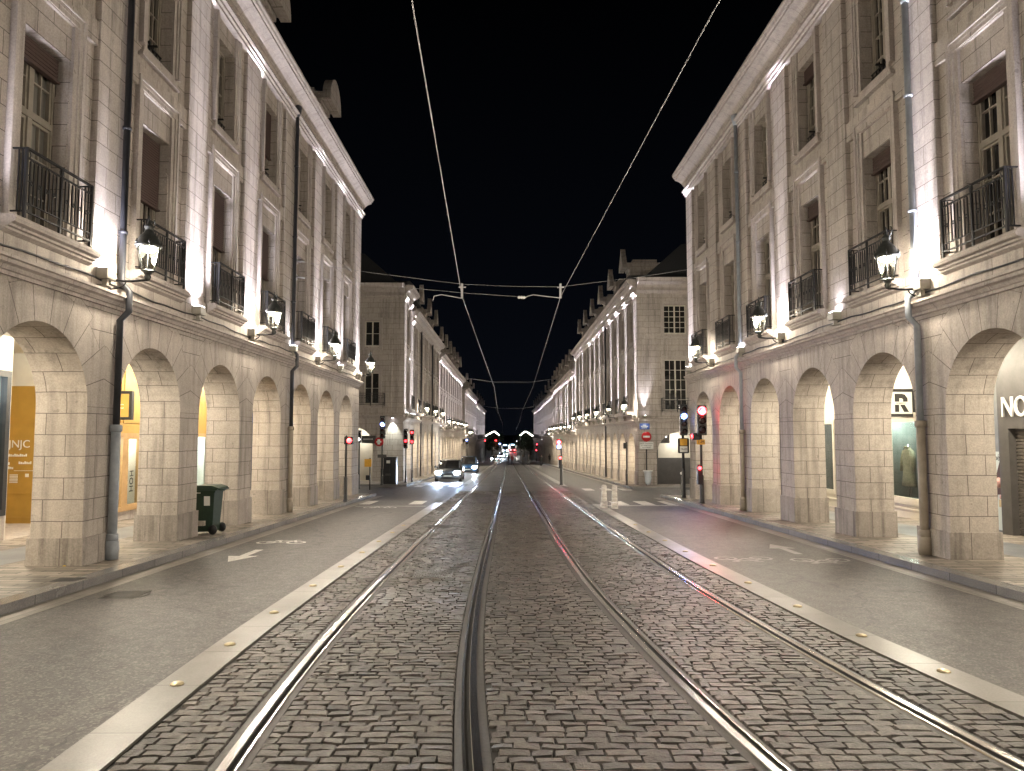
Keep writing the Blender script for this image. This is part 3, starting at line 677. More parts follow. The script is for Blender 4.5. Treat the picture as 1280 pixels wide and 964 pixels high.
NL['R0'],ZR=block('arcade_building','pale stone arcaded building nearest on the right, over the dark shop with white letters',FR,-3.67,12.33,[RC(i) for i in range(-5,0)],2.08,1.,0,plz=-1.6,blinds=bR)
NL['R1'],_=block('arcade_building','pale stone arcaded building on the right over the cream boutique, between two tall downpipes',FR,12.33,21.93,[RC(i) for i in range(0,3)],2.08,1.,0,plz=-1.6,blinds=bR,dorm=(17.13,))
NL['R2'],_=block('arcade_building','pale stone arcaded building on the right corner behind the red traffic light',FR,21.93,28.75,[RC(i) for i in range(3,5)],2.08,1.,0,plz=-1.75)
# ---- far blocks, each stepping down the slope
FARB=[]
def farblock(fr,u0,u1,n,zst,ze,label,dorm,dk,pitch):
    cs=[u0+.55+pitch*(i+.5) for i in range(n)]
    k=(ze-zst)/(10.56-2.08)
    ds=[] if n==1 else [v for v in ((48.6+5.55*j if fr is FL else 44.7+5.55*j) for j in range(40)) if u0+.9<v<u1-.9]
    if u0>108: ds=ds[::2]
    t,Z=block('arcade_building',label,fr,u0,u1,cs,zst,k,0,near=False,dorm=ds,dkind=dk)
    FARB.append((fr,u0,u1,cs,zst,Z)); return t,Z
DPOS={}
farblock(FL,45.5,48.95,1,.82,9.5,'narrow taller corner pavilion at the start of the far left block',(),'point',3.2)
farblock(FL,48.95,68.9,6,.82,8.45,'long arcaded building on the left just beyond the side street, behind the oncoming cars',(0,),'point',3.2)
farblock(FL,68.9,104.2,11,.25,7.75,'lower arcaded building on the left, second beyond the side street',tuple(range(0,11)),'point',3.2)
farblock(FL,110.5,149,12,-.75,7.2,'arcaded building on the left beyond the dark gap between the far roofs',(2,5,8),'round',3.2)
farblock(FL,149,204,17,-1.75,6.5,'farthest arcaded building on the left at the end of the street',(3,8,13,16),'point',3.2)
farblock(FR,40.3,77.2,11,.56,8.75,'tall arcaded building on the right just beyond the side street with the no entry sign',tuple(range(0,11)),'point',3.2)
farblock(FR,77.2,115.6,12,-.2,7.0,'lower arcaded building on the right, second beyond the side street',tuple(range(0,12)),'point',3.2)
farblock(FR,115.6,150.8,11,-.95,6.6,'third arcaded building on the right beyond the side street',tuple(range(0,11,1)),'point',3.2)
farblock(FR,150.8,203.5,16,-1.7,6.5,'farthest arcaded building on the right at the end of the street',(1,4,7,10,13),'point',3.2)
# ---- end walls of the far corner blocks, facing the camera across the side street
def end_wall(label,y,x0,x1,zst,ze,wx,ax,a,hw,zA,zB,corner,left):
    fr=FF(y); t=thing('corner_house',label,'building',((x0+x1)/2,y,gz(y)+SWZ)); k=(ze-zst)/(10.56-2.08); Z=lambda h: zst+(h-2.08)*k
    w=MB(); zb=gz(y)-.3; zc=zst-.5; zs=zc-a*.95
    # ground floor with one arch
    w.box(x0,ax-a,-.5,0,zb,zs,fr); w.box(ax+a,x1,-.5,0,zb,zs,fr)
    n=18
    for i in range(n):
        A0,A1=PI*i/n,PI*(i+1)/n; p=lambda A:(ax+a*math.cos(A),zs+a*.95*math.sin(A))
        q=[p(A0),(p(A0)[0],zst),(p(A1)[0],zst),p(A1)]
        w.quad([fr.P(s_[0],0,s_[1]) for s_ in q],[(s_[0],s_[1]) for s_ in q]); 
        w.quad([fr.P(p(A0)[0],0,p(A0)[1]),fr.P(p(A1)[0],0,p(A1)[1]),fr.P(p(A1)[0],-.5,p(A1)[1]),fr.P(p(A0)[0],-.5,p(A0)[1])])
    w.box(x0,ax-a,-.5,0,zs,zst,fr); w.box(ax+a,x1,-.5,0,zs,zst,fr)
    wins=[wx+3.6*j for j in range(-3,4) if x0+1<wx+3.6*j<x1-1]
    zA0,zA1=zA; zB0,zB1=zB
    cuts=sorted(wins); prev=x0
    for c in cuts:
        w.box(prev,c-hw,-.4,0,zst,Z(9.7),fr); w.box(c-hw,c+hw,-.4,0,zst,zA0,fr); w.box(c-hw,c+hw,-.4,0,zA1,zB0,fr); w.box(c-hw,c+hw,-.4,0,zB1,Z(9.7),fr); prev=c+hw
    w.box(prev,x1,-.4,0,zst,Z(9.7),fr)
    for px in ((corner-.45,corner-.0),(corner-1.15,corner-.75)) if left else ((corner+.0,corner+.45),(corner+.8,corner+1.15)):
        w.box(px[0],px[1],-.1,.06,Z(2.4),Z(9.7),fr)
    wput('wall',w,M['stone'],t)
    c=MB(); c.prism([(d if d>-.3 else -.3,Z(h)) for d,h in CORN],x0,x1,fr); wput('cornice',c,M['stone_clean'],t)
    c=MB(); c.prism([(d if d>-.3 else -.3,zst+(h-2.08)) for d,h in STRG],x0,x1,fr); wput('string_course',c,M['stone_clean'],t)
    for cx in cuts:
        s_=MB()
        for zz0,zz1 in ((zA0,zA1),(zB0,zB1)):
            for w0,w1,dd in ((hw,hw+.12,.03),(hw+.12,hw+.2,.06)):
                for sg in (-1,1): s_.box(cx+sg*w0,cx+sg*w1,0,dd,zz0-.1,zz1+w1-hw,fr)
                s_.box(cx-w0,cx+w0,0,dd,zz1+w0-hw,zz1+w1-hw,fr)
            s_.box(cx-hw-.22,cx+hw+.22,0,.1,zz0-.22,zz0-.1,fr)
        wput('window_surround',s_,M['stone_clean'],t)
        for zz0,zz1 in ((zA0,zA1),(zB0,zB1)):
            f,p=french_window(2*hw,zz1-zz0,0,(1 if left else 2),(2 if left else 5),2,light=True); wo=wput('window',f,M['joinery_w'],t,fr.P(cx,-.22,zz0),0); put('pane',p,M['glass_dark'],wo)
        r=railing(1.7,.2,.8); wput('balcony_railing',r,M['iron'],t,fr.P(cx,0.02,zA0-.08),0)
    rf=MB(); e=Z(10.6); rf.prism([(.3,e),(-.2,e+.05),(-2.4,e+.7),(-6,e+.9),(-9,e)],x0,x1,fr); wput('roof',rf,M['slate'],t)
    bk=MB(); bk.box(ax-a-.3,ax+a+.3,-1.5,-1.4,zb,zst,fr); bk.box(x0,x1,-1.4,-.45,zst-.05,zst+.05,fr); wput('passage_wall',bk,M['plaster_cream'],t)
    return t,Z,fr
EWL,ZEL,FEL=end_wall('plain grey side of the left corner block, with a lit wall beside the black cabinet',45.45,-15.,XL-.02,.95,9.55,-8.63,-9.7,1.2,.46,(1.87,3.9),(5.55,7.2),XL,True)
EWR,ZER,FER=end_wall('side wall of the right corner block carrying the no entry sign',40.25,XR+.02,16.,.62,8.78,9.43,9.6,1.3,.63,(1.3,4.2),(5.63,7.3),XR,False)
# ================================================================ LIGHT FITTINGS
def lamp(name,ty,loc,energy,color,**kw):
    l=bpy.data.lights.new(name,ty); l.energy=energy; l.color=color
    for k,v in kw.items(): setattr(l,k,v)
    o=bpy.data.objects.new(name,l); COL.objects.link(o); o.location=loc; return o
def aim(o,d): o.rotation_euler=Vector(d).to_track_quat('-Z','Y').to_euler()
LANT_E=460.; FLOOD_E=235.; ARC_E=125.; WARM=(1.,.905,.79); COLD=(.92,.89,1.); CREAM=(1.,.88,.68)
# wall lantern: bracket, lantern cage, glass, bulb
def lantern_meshes():
    br=MB()
    br.tube([(0,0.02,-.45),(0,-.30,-.47),(0,-.62,-.45)],.02,8); br.box(-.05,.05,-.0,.03,-.62,-.30)
    br.tube([(0,-.02,-.60)]+[(0,-.02-.25*math.sin(a),-.60+.13*(1-math.cos(a))) for a in [PI/2*i/6 for i in range(1,7)]],.012,6)
    br.tube([(.0,-.62+.05*math.cos(a),-.40+.05*math.sin(a)) for a in [2*PI*i/8 for i in range(9)]],.012,5)
    c=(0,-.62,0); cg=MB()
    cg.lathe([(.03,-.46),(.05,-.42),(.035,-.38),(.06,-.34),(.09,-.30)],c,10)
    for k in range(6):
        a=2*PI*k/6+PI/6; b=a+PI/3
        p0=(c[0]+.10*math.cos(a),c[1]+.10*math.sin(a),-.30); p1=(c[0]+.185*math.cos(a),c[1]+.185*math.sin(a),.10); q0=(c[0]+.10*math.cos(b),c[1]+.10*math.sin(b),-.30); q1=(c[0]+.185*math.cos(b),c[1]+.185*math.sin(b),.10)
        cg.tube([p0,p1],.010,5); cg.tube([p0,q0],.012,5); cg.tube([p1,q1],.014,5)
        e=(c[0]+.215*math.cos(a),c[1]+.215*math.sin(a),.125); cg.tube([p1,e],.012,5); cg.sphere((e[0],e[1],e[2]+.03),.024,6)
        cg.tube([e,(e[0]*.96,c[1]+(e[1]-c[1])*.96,.20)],.009,5)
    cg.lathe([(.205,.10),(.21,.12),(.17,.19),(.15,.26),(.10,.32),(.07,.36),(.055,.40),(.075,.42),(.075,.45),(.03,.50),(.012,.56),(.012,.62),(.001,.64)],c,12)
    cg.tube([(c[0]+.06,c[1],.42),(c[0]+.16,c[1],.47),(c[0]+.2,c[1],.55),(c[0]+.15,c[1],.6)],.009,5)
    gl=MB()
    for k in range(6):
        a=2*PI*k/6+PI/6; b=a+PI/3
        gl.quad([(c[0]+.1*math.cos(a),c[1]+.1*math.sin(a),-.29),(c[0]+.1*math.cos(b),c[1]+.1*math.sin(b),-.29),(c[0]+.183*math.cos(b),c[1]+.183*math.sin(b),.10),(c[0]+.183*math.cos(a),c[1]+.183*math.sin(a),.10)])
    bu=MB(); bu.lathe([(.13,.09),(.13,.07),(.10,.04),(.06,.02),(.03,.01),(.005,.005)],c,12)
    return br.mesh('bracket'),cg.mesh('lantern_cage'),gl.mesh('glass'),bu.mesh('bulb')
LM=lantern_meshes()
M['lant_glass']=clear_glass('lantern glass',(.97,.95,.88))
M['lantern_iron']=simple('grey green lantern iron',(.07,.075,.07),.4,.5,.3,20)
def wall_lantern(fr,u,z,label,light=True,group='wall lanterns along the arcades',e=1.,glow=1.):
    P=fr.P(u,0.03,z); t=thing('wall_lantern',label,'lantern',P,fr.rz,group)
    put('bracket',LM[0],M['iron'],t); put('lantern_cage',LM[1],M['lantern_iron'],t); put('glass',LM[2],M['lant_glass'],t); put('bulb',LM[3],M['bulb_warm'],t)
    if light:
        q=fr.P(u,.65,z-.02); o=lamp('lantern_light','SPOT',q,LANT_E*e,WARM,shadow_soft_size=.08,spot_size=math.radians(168),spot_blend=.35); aim(o,fr.ed+Vector((0,0,-.12))); lamp('lantern_glow','POINT',q,LANT_E*.15*e*glow,WARM,shadow_soft_size=.08)
# floodlight standing on the string course under a pilaster
fb=MB(); fb.rbox(-.13,.13,-.20,.0,-.12,.06,.015); fb.box(-.03,.03,-.14,-.06,-.22,-.12); fb.box(-.09,.09,-.17,0.02,-.235,-.21)
fl_=MB(); fl_.box(-.11,.11,-.18,-.03,.061,.066)
FBM=fb.mesh('housing'); FLM=fl_.mesh('lens')
M['flood_box']=simple('stone grey floodlight housing',(.3,.28,.24),.5,.2,.2,9)
M['lens_off']=simple('dead floodlight lens',(.2,.2,.2),.1)
def floodlight(fr,u,z,label,group,e=1.,light=True,out=.02,spread=25.,tilt=.207,pos_u=0.,soft=True):
    P=fr.P(u+pos_u,out,z); t=thing('facade_floodlight',label,'floodlight',P,fr.rz,group)
    put('housing',FBM,M['flood_box'],t); put('lens',FLM,M['flood_lens'] if light else M['lens_off'],t)
    if light:
        q=fr.P(u+pos_u,out+.105,z+.085); o=lamp('floodlight_beam','SPOT',q,FLOOD_E*e,COLD,spot_size=math.radians(spread),spot_blend=.35,shadow_soft_size=.035)
        d=fr.ed*(-tilt)+Vector((0,0,1)); aim(o,d)
        # collimated beam: the lens keeps the throw from thinning as fast as a bare bulb
        l=o.data; l.use_nodes=True; em=l.node_tree.nodes.get('Emission'); lf=l.node_tree.nodes.new('ShaderNodeLightFalloff'); lf.inputs[0].default_value=1.; l.node_tree.links.new(lf.outputs['Constant'],em.inputs['Strength'])
        if soft:
            o=lamp('floodlight_spill','SPOT',q,300.*e,COLD,spot_size=math.radians(120),spot_blend=.8,shadow_soft_size=.05); aim(o,fr.ed*.12+Vector((0,0,1)))
W=['first','second','third','fourth','fifth','sixth','seventh','eighth','ninth','tenth','eleventh','twelfth']
# near lanterns: every second pilaster, plus those on the stretch behind the camera
for nm,fr,pf,side,lab in (('L',FL,LP,'left',{0:'lit wall lantern on a bracket beside the dark downpipe on the left',2:'lit wall lantern on the left front above the arch next to the green bin',4:'lit wall lantern on the left front past the thin bright span wire anchors',6:'lit wall lantern on the left corner pier, against the plain side wall'}),
                   ('R',FR,RP,'right',{0:'lit wall lantern on the right beside the blue lit downpipe',2:'lit wall lantern on the right beside the brightest floodlit pilaster',4:'lit wall lantern on the right, above and behind the red traffic light'})):
    for i in (-4,-2,0,2,4,6):
        if nm=='R' and i==6: continue
        wall_lantern(fr,pf(i),2.98,lab.get(i,'wall lantern on the %s front behind the camera position, over pier %d'%(side,i+5)))
for fr_,u_,lb_ in ((Fr((0,31.8,0),(-1,0,0),(0,1,0),PI),9.2,'added unseen lantern on the left side street wall, brightening the far end wall'),(Fr((0,28.75,0),(-1,0,0),(0,1,0),PI),-10.,'added unseen lantern on the right side street wall, brightening the far end wall')):
    wall_lantern(fr_,u_,2.9,lb_,e=.5 if u_>0 else 1.8)  # unseen lanterns added to brighten the end walls across the side street
# near floodlights
fl_lab={('L',-1):'floodlight at the foot of the leftmost pilaster, before the balcony nearest on the left',('L',0):'floodlight beside the dark downpipe on the left, behind the lantern',('L',1):'floodlight throwing the widest bright beam on the left front',('L',2):'floodlight on the left front just before the lantern over the bin arch',('L',3):'floodlight beside the second downpipe on the left front',('L',4):'floodlight behind the third lantern of the left front',('L',5):'floodlight between the last two lanterns on the left front',('L',6):'floodlight on the left corner pilaster',
 ('R',-1):'floodlight under the pilaster before the balcony nearest on the right',('R',0):'floodlight beside the blue lit downpipe on the right',('R',1):'faint floodlight with a short weak cone on the right front',('R',2):'floodlight with the long bright beam behind the right hand lantern',('R',3):'unlit floodlight beside the second downpipe on the right',('R',4):'unlit floodlight over the pier behind the red traffic light',('R',5):'floodlight on the right corner pilaster'}
G_F='floodlights under the pilasters'
for i,e in ((-1,.30),(0,.5),(1,1.35),(2,1.),(3,.55),(4,1.),(5,.9),(6,1.1)): floodlight(FL,(31.2 if i==6 else LP(i)),2.60,fl_lab[('L',i)],G_F,e,spread=(20 if i in (0,3) else 25),pos_u=(-.28 if i==0 else 0.27 if i==3 else 0))
for i,e in ((-1,.5),(0,1.15),(1,.05),(2,.75),(3,0),(4,0),(5,1.)): floodlight(FR,(28.3 if i==5 else RP(i)),2.60,fl_lab[('R',i)],G_F,e,light=e>0,pos_u=(-.1 if i==0 else 0))
# far blocks
lit={-1:lambda j,n:True,0:lambda j,n:j==0,1:lambda j,n:True,2:lambda j,n:j%2==0 or j>8,3:lambda j,n:j%2==1,4:lambda j,n:j not in(8,),5:lambda j,n:j%3!=2,6:lambda j,n:j%2==0,7:lambda j,n:j%2==0}
fname=['first left block','second left block','third left block','farthest left block','first right block','second right block','third right block','farthest right block']
nf=0
for bi,(fr,u0,u1,cs,zst,Z) in enumerate(FARB,-1):
    n=len(cs); us=[u0+.5]+[(a+b)/2 for a,b in zip(cs[:-1],cs[1:])]+[u1-.3]
    if bi in(-1,0): us=us[:-1] if bi==0 else us
    side='left' if bi<4 else 'right'
    for j,u in enumerate(us):
        if lit[bi](j,n):
            floodlight(fr,u,zst+.50,'small bright floodlight under a pilaster of the %s beyond the side street'%fname[max(bi,0)],'distant floodlights, %s'%fname[max(bi,0)],(1.6 if bi<=0 else 2.2 if bi in (1,4) else 5.),spread=26,soft=False); nf+=1
        if j%2==(1 if bi in (0,1) else 0) and u<120 and bi>=0:
            wall_lantern(fr,u,zst+1.0,'small lit wall lantern on the %s beyond the side street'%fname[bi],light=(j%4<2),group='distant wall lanterns, %s'%fname[bi],e=1.1)
# dark downpipes (parts of their buildings)
def downpipe(parent,fr,u,ztop,zmid,mt,mb_,hop=True,d=.09,r=.055,bands=()):
    m=MB(); zb=gz(u)+SWZ
    m.tube([fr.P(u,d,ztop),fr.P(u,d,2.55),fr.P(u,d+.14,2.38),fr.P(u,d+.14,2.05),fr.P(u,d,1.9),fr.P(u,d,zmid)],r,10)
    if hop: m.lathe([(.06,-.25),(.11,-.1),(.13,0),(.13,.08),(.1,.1)],fr.P(u,d,ztop),10)
    for z in bands: m.lathe([(r+.001,-.03),(r+.016,-.025),(r+.016,.025),(r+.001,.03)],fr.P(u,d,z),10)
    wput('downpipe',m,mt,parent)
    l=MB(); l.tube([fr.P(u,d,zb+.02),fr.P(u,d,zmid)],r+.018,12)
    for z in (zmid-.02,zb+.36): l.lathe([(r+.02,-.06),(r+.04,-.05),(r+.04,.05),(r+.02,.06)],fr.P(u,d,z),12)
    l.lathe([(r+.05,0),(r+.05,.28),(r+.02,.34)],fr.P(u,d,zb+.005),12); q=fr.P(u+.09,d+.02,zb+.16); l.sphere(q,.075,8,sc=(.7,1,1.2))
    wput('pipe_shoe',l,mb_,parent)
downpipe(NL['L1'],FL,11.98,10.2,.12,M['pipe_dark'],M['pipe_grey'],bands=(7.6,5.2,3.4))
downpipe(NL['L2'],FL,21.62,10.0,.2,M['pipe_dark'],M['pipe_beige'],bands=(8.2,6.,4.))
downpipe(NL['R1'],FR,12.47,10.2,.2,M['pipe_grey'],M['pipe_beige'],bands=(6.05,3.95,7.8))
downpipe(NL['R2'],FR,22.05,9.95,.1,M['pipe_grey'],M['pipe_beige'],bands=(8.2,6.,4.))
for bi,(uu,zz) in enumerate(((54.,7.9),(62.,7.9))): 
    m=MB(); m.tube([FL.P(uu,.06,zz),FL.P(uu,.06,gz(uu)+.2)],.06,8); tag(put('downpipe',m,M['pipe_dark']),['dark downpipe on the first far left block, nearer the corner','dark downpipe on the first far left block, farther from the corner'][bi],'downpipe')
m=MB(); m.tube([FR.P(53.,.06,8.2),FR.P(53.,.06,gz(53)+.2)],.06,8); tag(put('downpipe',m,M['pipe_dark']),'dark downpipe halfway along the first far right block','downpipe')
# black cable along the band over the arches
def cable(fr,u0,u1,z,lab):
    pts=[]; u=u0
    while u<=u1: pts.append(fr.P(u,.055+.012*math.sin(u*3.1),z+.02*math.sin(u*1.3)+.012*math.sin(u*4.7))); u+=.4
    m=MB(); m.tube(pts,.016,6); tag(put('facade_cable',m,M['cable']),lab,'cable')
cable(FL,-4,31.4,2.46,'black cable clipped along the stone band of the left front'); cable(FR,-3.5,28.5,2.44,'black cable clipped along the stone band of the right front')
# ================================================================ ARCADE INTERIORS
D=-3.52
def arc_light(t,fr,u,z=1.97,e=1.,col=CREAM,warmname='ceiling_light'):
    m=MB(); m.lathe([(.17,0),(.17,-.03),(.13,-.05),(.01,-.055)],fr.P(u,-2.2,z+.005),16); wput(warmname,m,M['ceil_lamp'],t)
    q=fr.P(u,-2.2,z-.12); lamp('arcade_light','POINT',q,ARC_E*e,col,shadow_soft_size=.16)
M['ceil_lamp']=emit('arcade ceiling lamp',(1.,.9,.72),22.)
for nm,fr,cf,rng in (('L',FL,LC,range(-5,6)),('R',FR,RC,range(-5,5))):
    for i in rng:
        b=nm+('0' if i<0 else '1' if i<3 else '2'); arc_light(NL[b],fr,cf(i)+ (0),1.97,(1. if i>-3 else .6))
def shop_box(t,fr,a,b,mat,nm='shop_wall',d0=D-.2,d1=D,z0=None,z1=1.98):
    m=MB(); m.box(a,b,d0,d1,(gz(b)-.1 if z0 is None else z0),z1,fr); return wput(nm,m,mat,t)
def show_window(t,fr,a,b,z0,z1,fmat,fw=.09,back=None,glass=None,depth=1.6,mull=0):
    """framed shop window with a shallow lit display behind the glass"""
    m=MB(); d=D
    m.box(a,a+fw,d-.08,d+.05,z0,z1,fr); m.box(b-fw,b,d-.08,d+.05,z0,z1,fr); m.box(a+fw,b-fw,d-.08,d+.05,z1-fw,z1,fr); m.box(a+fw,b-fw,d-.08,d+.05,z0,z0+fw,fr)
    for k in range(1,mull+1): u=a+(b-a)*k/(mull+1); m.box(u-.04,u+.04,d-.07,d+.04,z0+fw,z1-fw,fr)
    f=wput('shop_window',m,fmat,t); 
    g=MB(); g.box(a+fw,b-fw,d-.02,d-.012,z0+fw,z1-fw,fr); wput('pane',g,glass or M['glass'],f)
    h=MB(); bz=back or M['plaster_cream']
    h.box(a,b,d-depth-.06,d-depth,z0-.3,z1+.1,fr); h.box(a-.06,a,d-depth,d-.09,z0-.3,z1+.1,fr); h.box(b,b+.06,d-depth,d-.09,z0-.3,z1+.1,fr); h.box(a,b,d-depth,d-.09,z0-.3,z0-.02,fr); h.box(a,b,d-depth,d-.09,z1+.02,z1+.1,fr)
    wput('display_case',h,bz,f); return f
def coat(label,P,rz,c,hh=1.25,cat='garment'):
    """coat on a hanger stand: shoulders, sleeves and skirt in one cloth mesh, stand as a part"""
    t=thing('hanging_coat',label,cat,P,rz); m=MB(); n=14
    prof=[(.05,.03,hh+.05),(.11,.08,hh),(.21,.10,hh-.05),(.20,.12,hh-.3),(.18,.11,hh-.55),(.21,.13,hh-.8),(.24,.15,hh-1.02)]
    vs=[];fs=[]
    for rx,ry,z in prof:
        for j in range(n):
            a=2*PI*j/n; w=1+.06*math.sin(5*a+z*3); vs.append((rx*w*math.cos(a),ry*w*math.sin(a),z))
    for k in range(len(prof)-1):
        for j in range(n): fs.append((k*n+j,k*n+(j+1)%n,(k+1)*n+(j+1)%n,(k+1)*n+j))
    fs.append(tuple(range(n))); fs.append(tuple((len(prof)-1)*n+j for j in range(n)))
    m.faces(vs,fs)
    for sx in (-1,1): m.tube([(sx*.17,0,hh-.06),(sx*.25,-.02,hh-.3),(sx*.26,-.05,hh-.62)],[.065,.06,.05],8)
    m.tube([(-.1,-.04,hh+.03),(0,-.075,hh+.05),(.1,-.04,hh+.03)],.03,6)
    put('cloth',m,simple('cloth '+label[:20],c,.85,0,.3,14,.3),t); s=MB(); s.tube([(0,0,0.02),(0,0,hh+.12)],.015,6); s.lathe([(.16,0),(.15,.02),(.01,.03)],(0,0,0),14); put('stand',s,M['steel'],t); return t
for bi,(fr,u0,u1,cs,zst,Z) in enumerate(FARB,-1):
    if bi>5 or bi in (2,3): continue
    for j,u in enumerate(cs):
        if bi in (1,5) and j%2: continue
        lamp('arcade_light','POINT',fr.P(u,-1.9,zst-.35),ARC_E*(1.2 if bi in (0,4,-1) else 2.2),CREAM,shadow_soft_size=.16)
# ---------------- left side
L0,L1,L2=NL['L0'],NL['L1'],NL['L2']
shop_box(L0,FL,-4.27,9.2,M['plaster_cream']); shop_box(L0,FL,9.2,11.73,M['plaster'],z0=1.28); shop_box(L1,FL,11.73,14.62,M['plaster'],z0=1.28)
shop_box(L0,FL,9.2,11.70,M['stone_clean'],'shop_plinth',z1=gz(11)+SWZ+.62,d1=D+.02); shop_box(L1,FL,11.74,14.62,M['stone_clean'],'shop_plinth',z1=gz(12)+SWZ+.5,d1=D+.02)
w=show_window(L1,FL,11.9,14.6,-1.62,1.27,M['cable'],.12,M['grey_panel'],depth=1.3)
show_window(L0,FL,9.3,11.6,-1.5,1.27,M['cable'],.12,M['grey_panel'],depth=1.3)
# recessed entrance: its far side wall is the mustard panel with white lettering, facing the camera
m=MB(); m.box(14.62,14.68,D-2.2,D,-3.,1.98,FL); wput('entrance_wall',m,M['plaster'],L1)
m=MB(); m.box(17.40,17.5,D-2.2,D,1.16,1.98,FL); m.box(14.68,17.40,D-2.2,D-.02,1.95,1.975,FL); wput('entrance_head',m,M['plaster'],L1)
z0=gz(17)+SWZ+.06
dr=MB(); dr.box(17.40,17.5,D-2.2,D,-3.,1.16,FL); dr.box(14.68,17.4,D-2.3,D-2.2,-3.,1.16,FL)
for a,b in ((D-2.1,D-1.15),(D-1.0,D-.1)):
    for zz0,zz1 in ((z0+.12,z0+.72),(.25,.95)):
        for q in ((a,a+.03,zz0,zz1),(b-.03,b,zz0,zz1),(a,b,zz0,zz0+.03),(a,b,zz1-.03,zz1)): dr.box(17.385,17.40,q[0],q[1],q[2],q[3],FL)
door=wput('entrance_panel',dr,M['mustard'],L1)
m=MB(); m.box(14.68,17.4,D-2.2,D+.02,gz(14.6)-.2,z0,FL); wput('door_step',m,M['stone_clean'],L1)
def ltext(body,size,loc,par,rot=(PI/2,0,0),ext=.004,sx=1.,al='CENTER'):
    pl=Vector((0,0,0));q=par
    while q is not None: pl+=Vector(q.location); q=q.parent
    return text('lettering',body,size,M['white'],par,Vector(loc)-pl,rot,ext,al,sx)
XW=FL.P(0,D-1.62,0)[0]
ltext('JNJC',.26,(XW,17.39,-.24),door)
m=MB(); W0=XW-.25
for a,b,z in ((0,.45,-.50),(.25,.6,-.68),(0.,.08,-.70),(0.,.16,-.80)):
    for q in range(int((b-a)/.045)): m.box(W0+a+q*.045,W0+a+q*.045+.032,17.39,17.40,z-.032,z+.032-(q%3)*.012)
m.box(W0+.15,W0+.6,17.39,17.4,-.875,-.865)
for k in range(6): m.box(W0+.05,W0+.24,17.39,17.4,-.98-.035*k,-.96-.035*k)
m.box(W0+.42,W0+.5,17.39,17.4,-1.02,-.94); wput('sticker',m,M['white'],door)
m=MB(); m.lathe([(.035,0),(.035,-.004),(.001,-.005)],(-6.81,11.254,-2.04),14,'y'); wput('sticker',m,simple('yellow round sticker',(.6,.4,.03),.5,0,.15,9),L0)
# mustard boutique
m=MB(); m.box(17.5,21.33,D-.2,D,.03,1.98,FL); 
for a,b in ((17.65,18.85),(18.98,20.1),(20.2,21.2)):
    for q in ((a,b,1.66,1.69),(a,b,.3,.33),(a,a+.03,.33,1.66),(b-.03,b,.33,1.66)): m.box(q[0],q[1],D,D+.02,q[2],q[3],FL)
wput('fascia',m,M['mustard'],L1)
m=MB(); m.box(17.5,21.33,D-.2,D+.01,gz(20)-.2,gz(19)+SWZ+.22,FL); wput('shop_plinth',m,M['stone_clean'],L1)
zz=gz(19)+SWZ+.22
for a,b in ((17.5,18.62),(18.62,18.98),(18.98,19.75),(19.75,21.33)): pass
show_window(L1,FL,17.5,19.05,zz,.03,M['wood_pale'],.12,M['plaster'],depth=1.4); show_window(L1,FL,19.05,20.0,zz,.03,M['wood_pale'],.16,M['plaster'],depth=1.4); show_window(L1,FL,20.0,21.33,zz,.03,M['wood_pale'],.12,M['plaster'],depth=1.4)
text('lettering','HOH',.26,M['cable'],L1,Vector((FL.P(0,D+.0,0)[0],19.5,-1.25))-Vector(L1.location),(PI/2,-PI/2,PI/2),.003)
m=MB(); m.box(21.33,25.2,D-.2,D,.03,1.98,FL); wput('fascia',m,M['mustard'],L2)
m=MB(); m.box(21.33,25.2,D-.2,D+.01,gz(24)-.2,gz(23)+SWZ+.22,FL); wput('shop_plinth',m,M['stone_clean'],L2)
show_window(L2,FL,21.33,23.3,gz(23)+SWZ+.22,.03,M['wood_pale'],.12,M['plaster'],depth=1.2); show_window(L2,FL,23.3,24.6,gz(23)+SWZ+.22,.03,M['wood_pale'],.12,M['plaster'],depth=1.2); shop_box(L2,FL,24.6,25.2,M['plaster_cream'],d1=D+.3)
navy=simple('navy shopfront paint',(.012,.02,.06),.45,0,.2,4)
shop_box(L2,FL,25.2,31.6,navy); m=MB(); m.box(31.6,31.8,-3.6,-.82,-3.,2.,FL); wput('arcade_end_wall',m,M['stone'],L2)
sg=thing('shop_sign','blue round edged flag sign with white letters in the left arcade near the corner','shop sign',FL.P(28.6,D,.8)); 
m=MB(); m.rbox(-.02,.55,-.04,.04,-.35,.42,.02); put('sign_board',m,simple('blue sign face',(.02,.08,.35),.4),sg)
for dz,s in ((.17,'S'),(-.15,'e')): text('lettering',s,.36,M['white'],sg,(.26,-.046,dz),(PI/2,0,0))
# flag sign of the mustard boutique
sg=thing('shop_sign','square mustard flag sign in a thick black frame with a white letter C','shop sign',FL.P(18.05,D,.72))
m=MB(); s=.36; x0=.0
for q in ((x0,x0+.72,-.36,-.29),(x0,x0+.72,.29,.36),(x0,x0+.07,-.29,.29),(x0+.65,x0+.72,-.29,.29)): m.box(q[0],q[1],-.06,.06,q[2],q[3])
put('sign_frame',m,M['cable'],sg); m=MB(); m.box(.07,.65,-.045,.045,-.29,.29); put('sign_board',m,M['mustard'],sg); text('lettering','JNJC',.16,M['white'],sg,(.36,-.05,-.03),(PI/2,0,0))
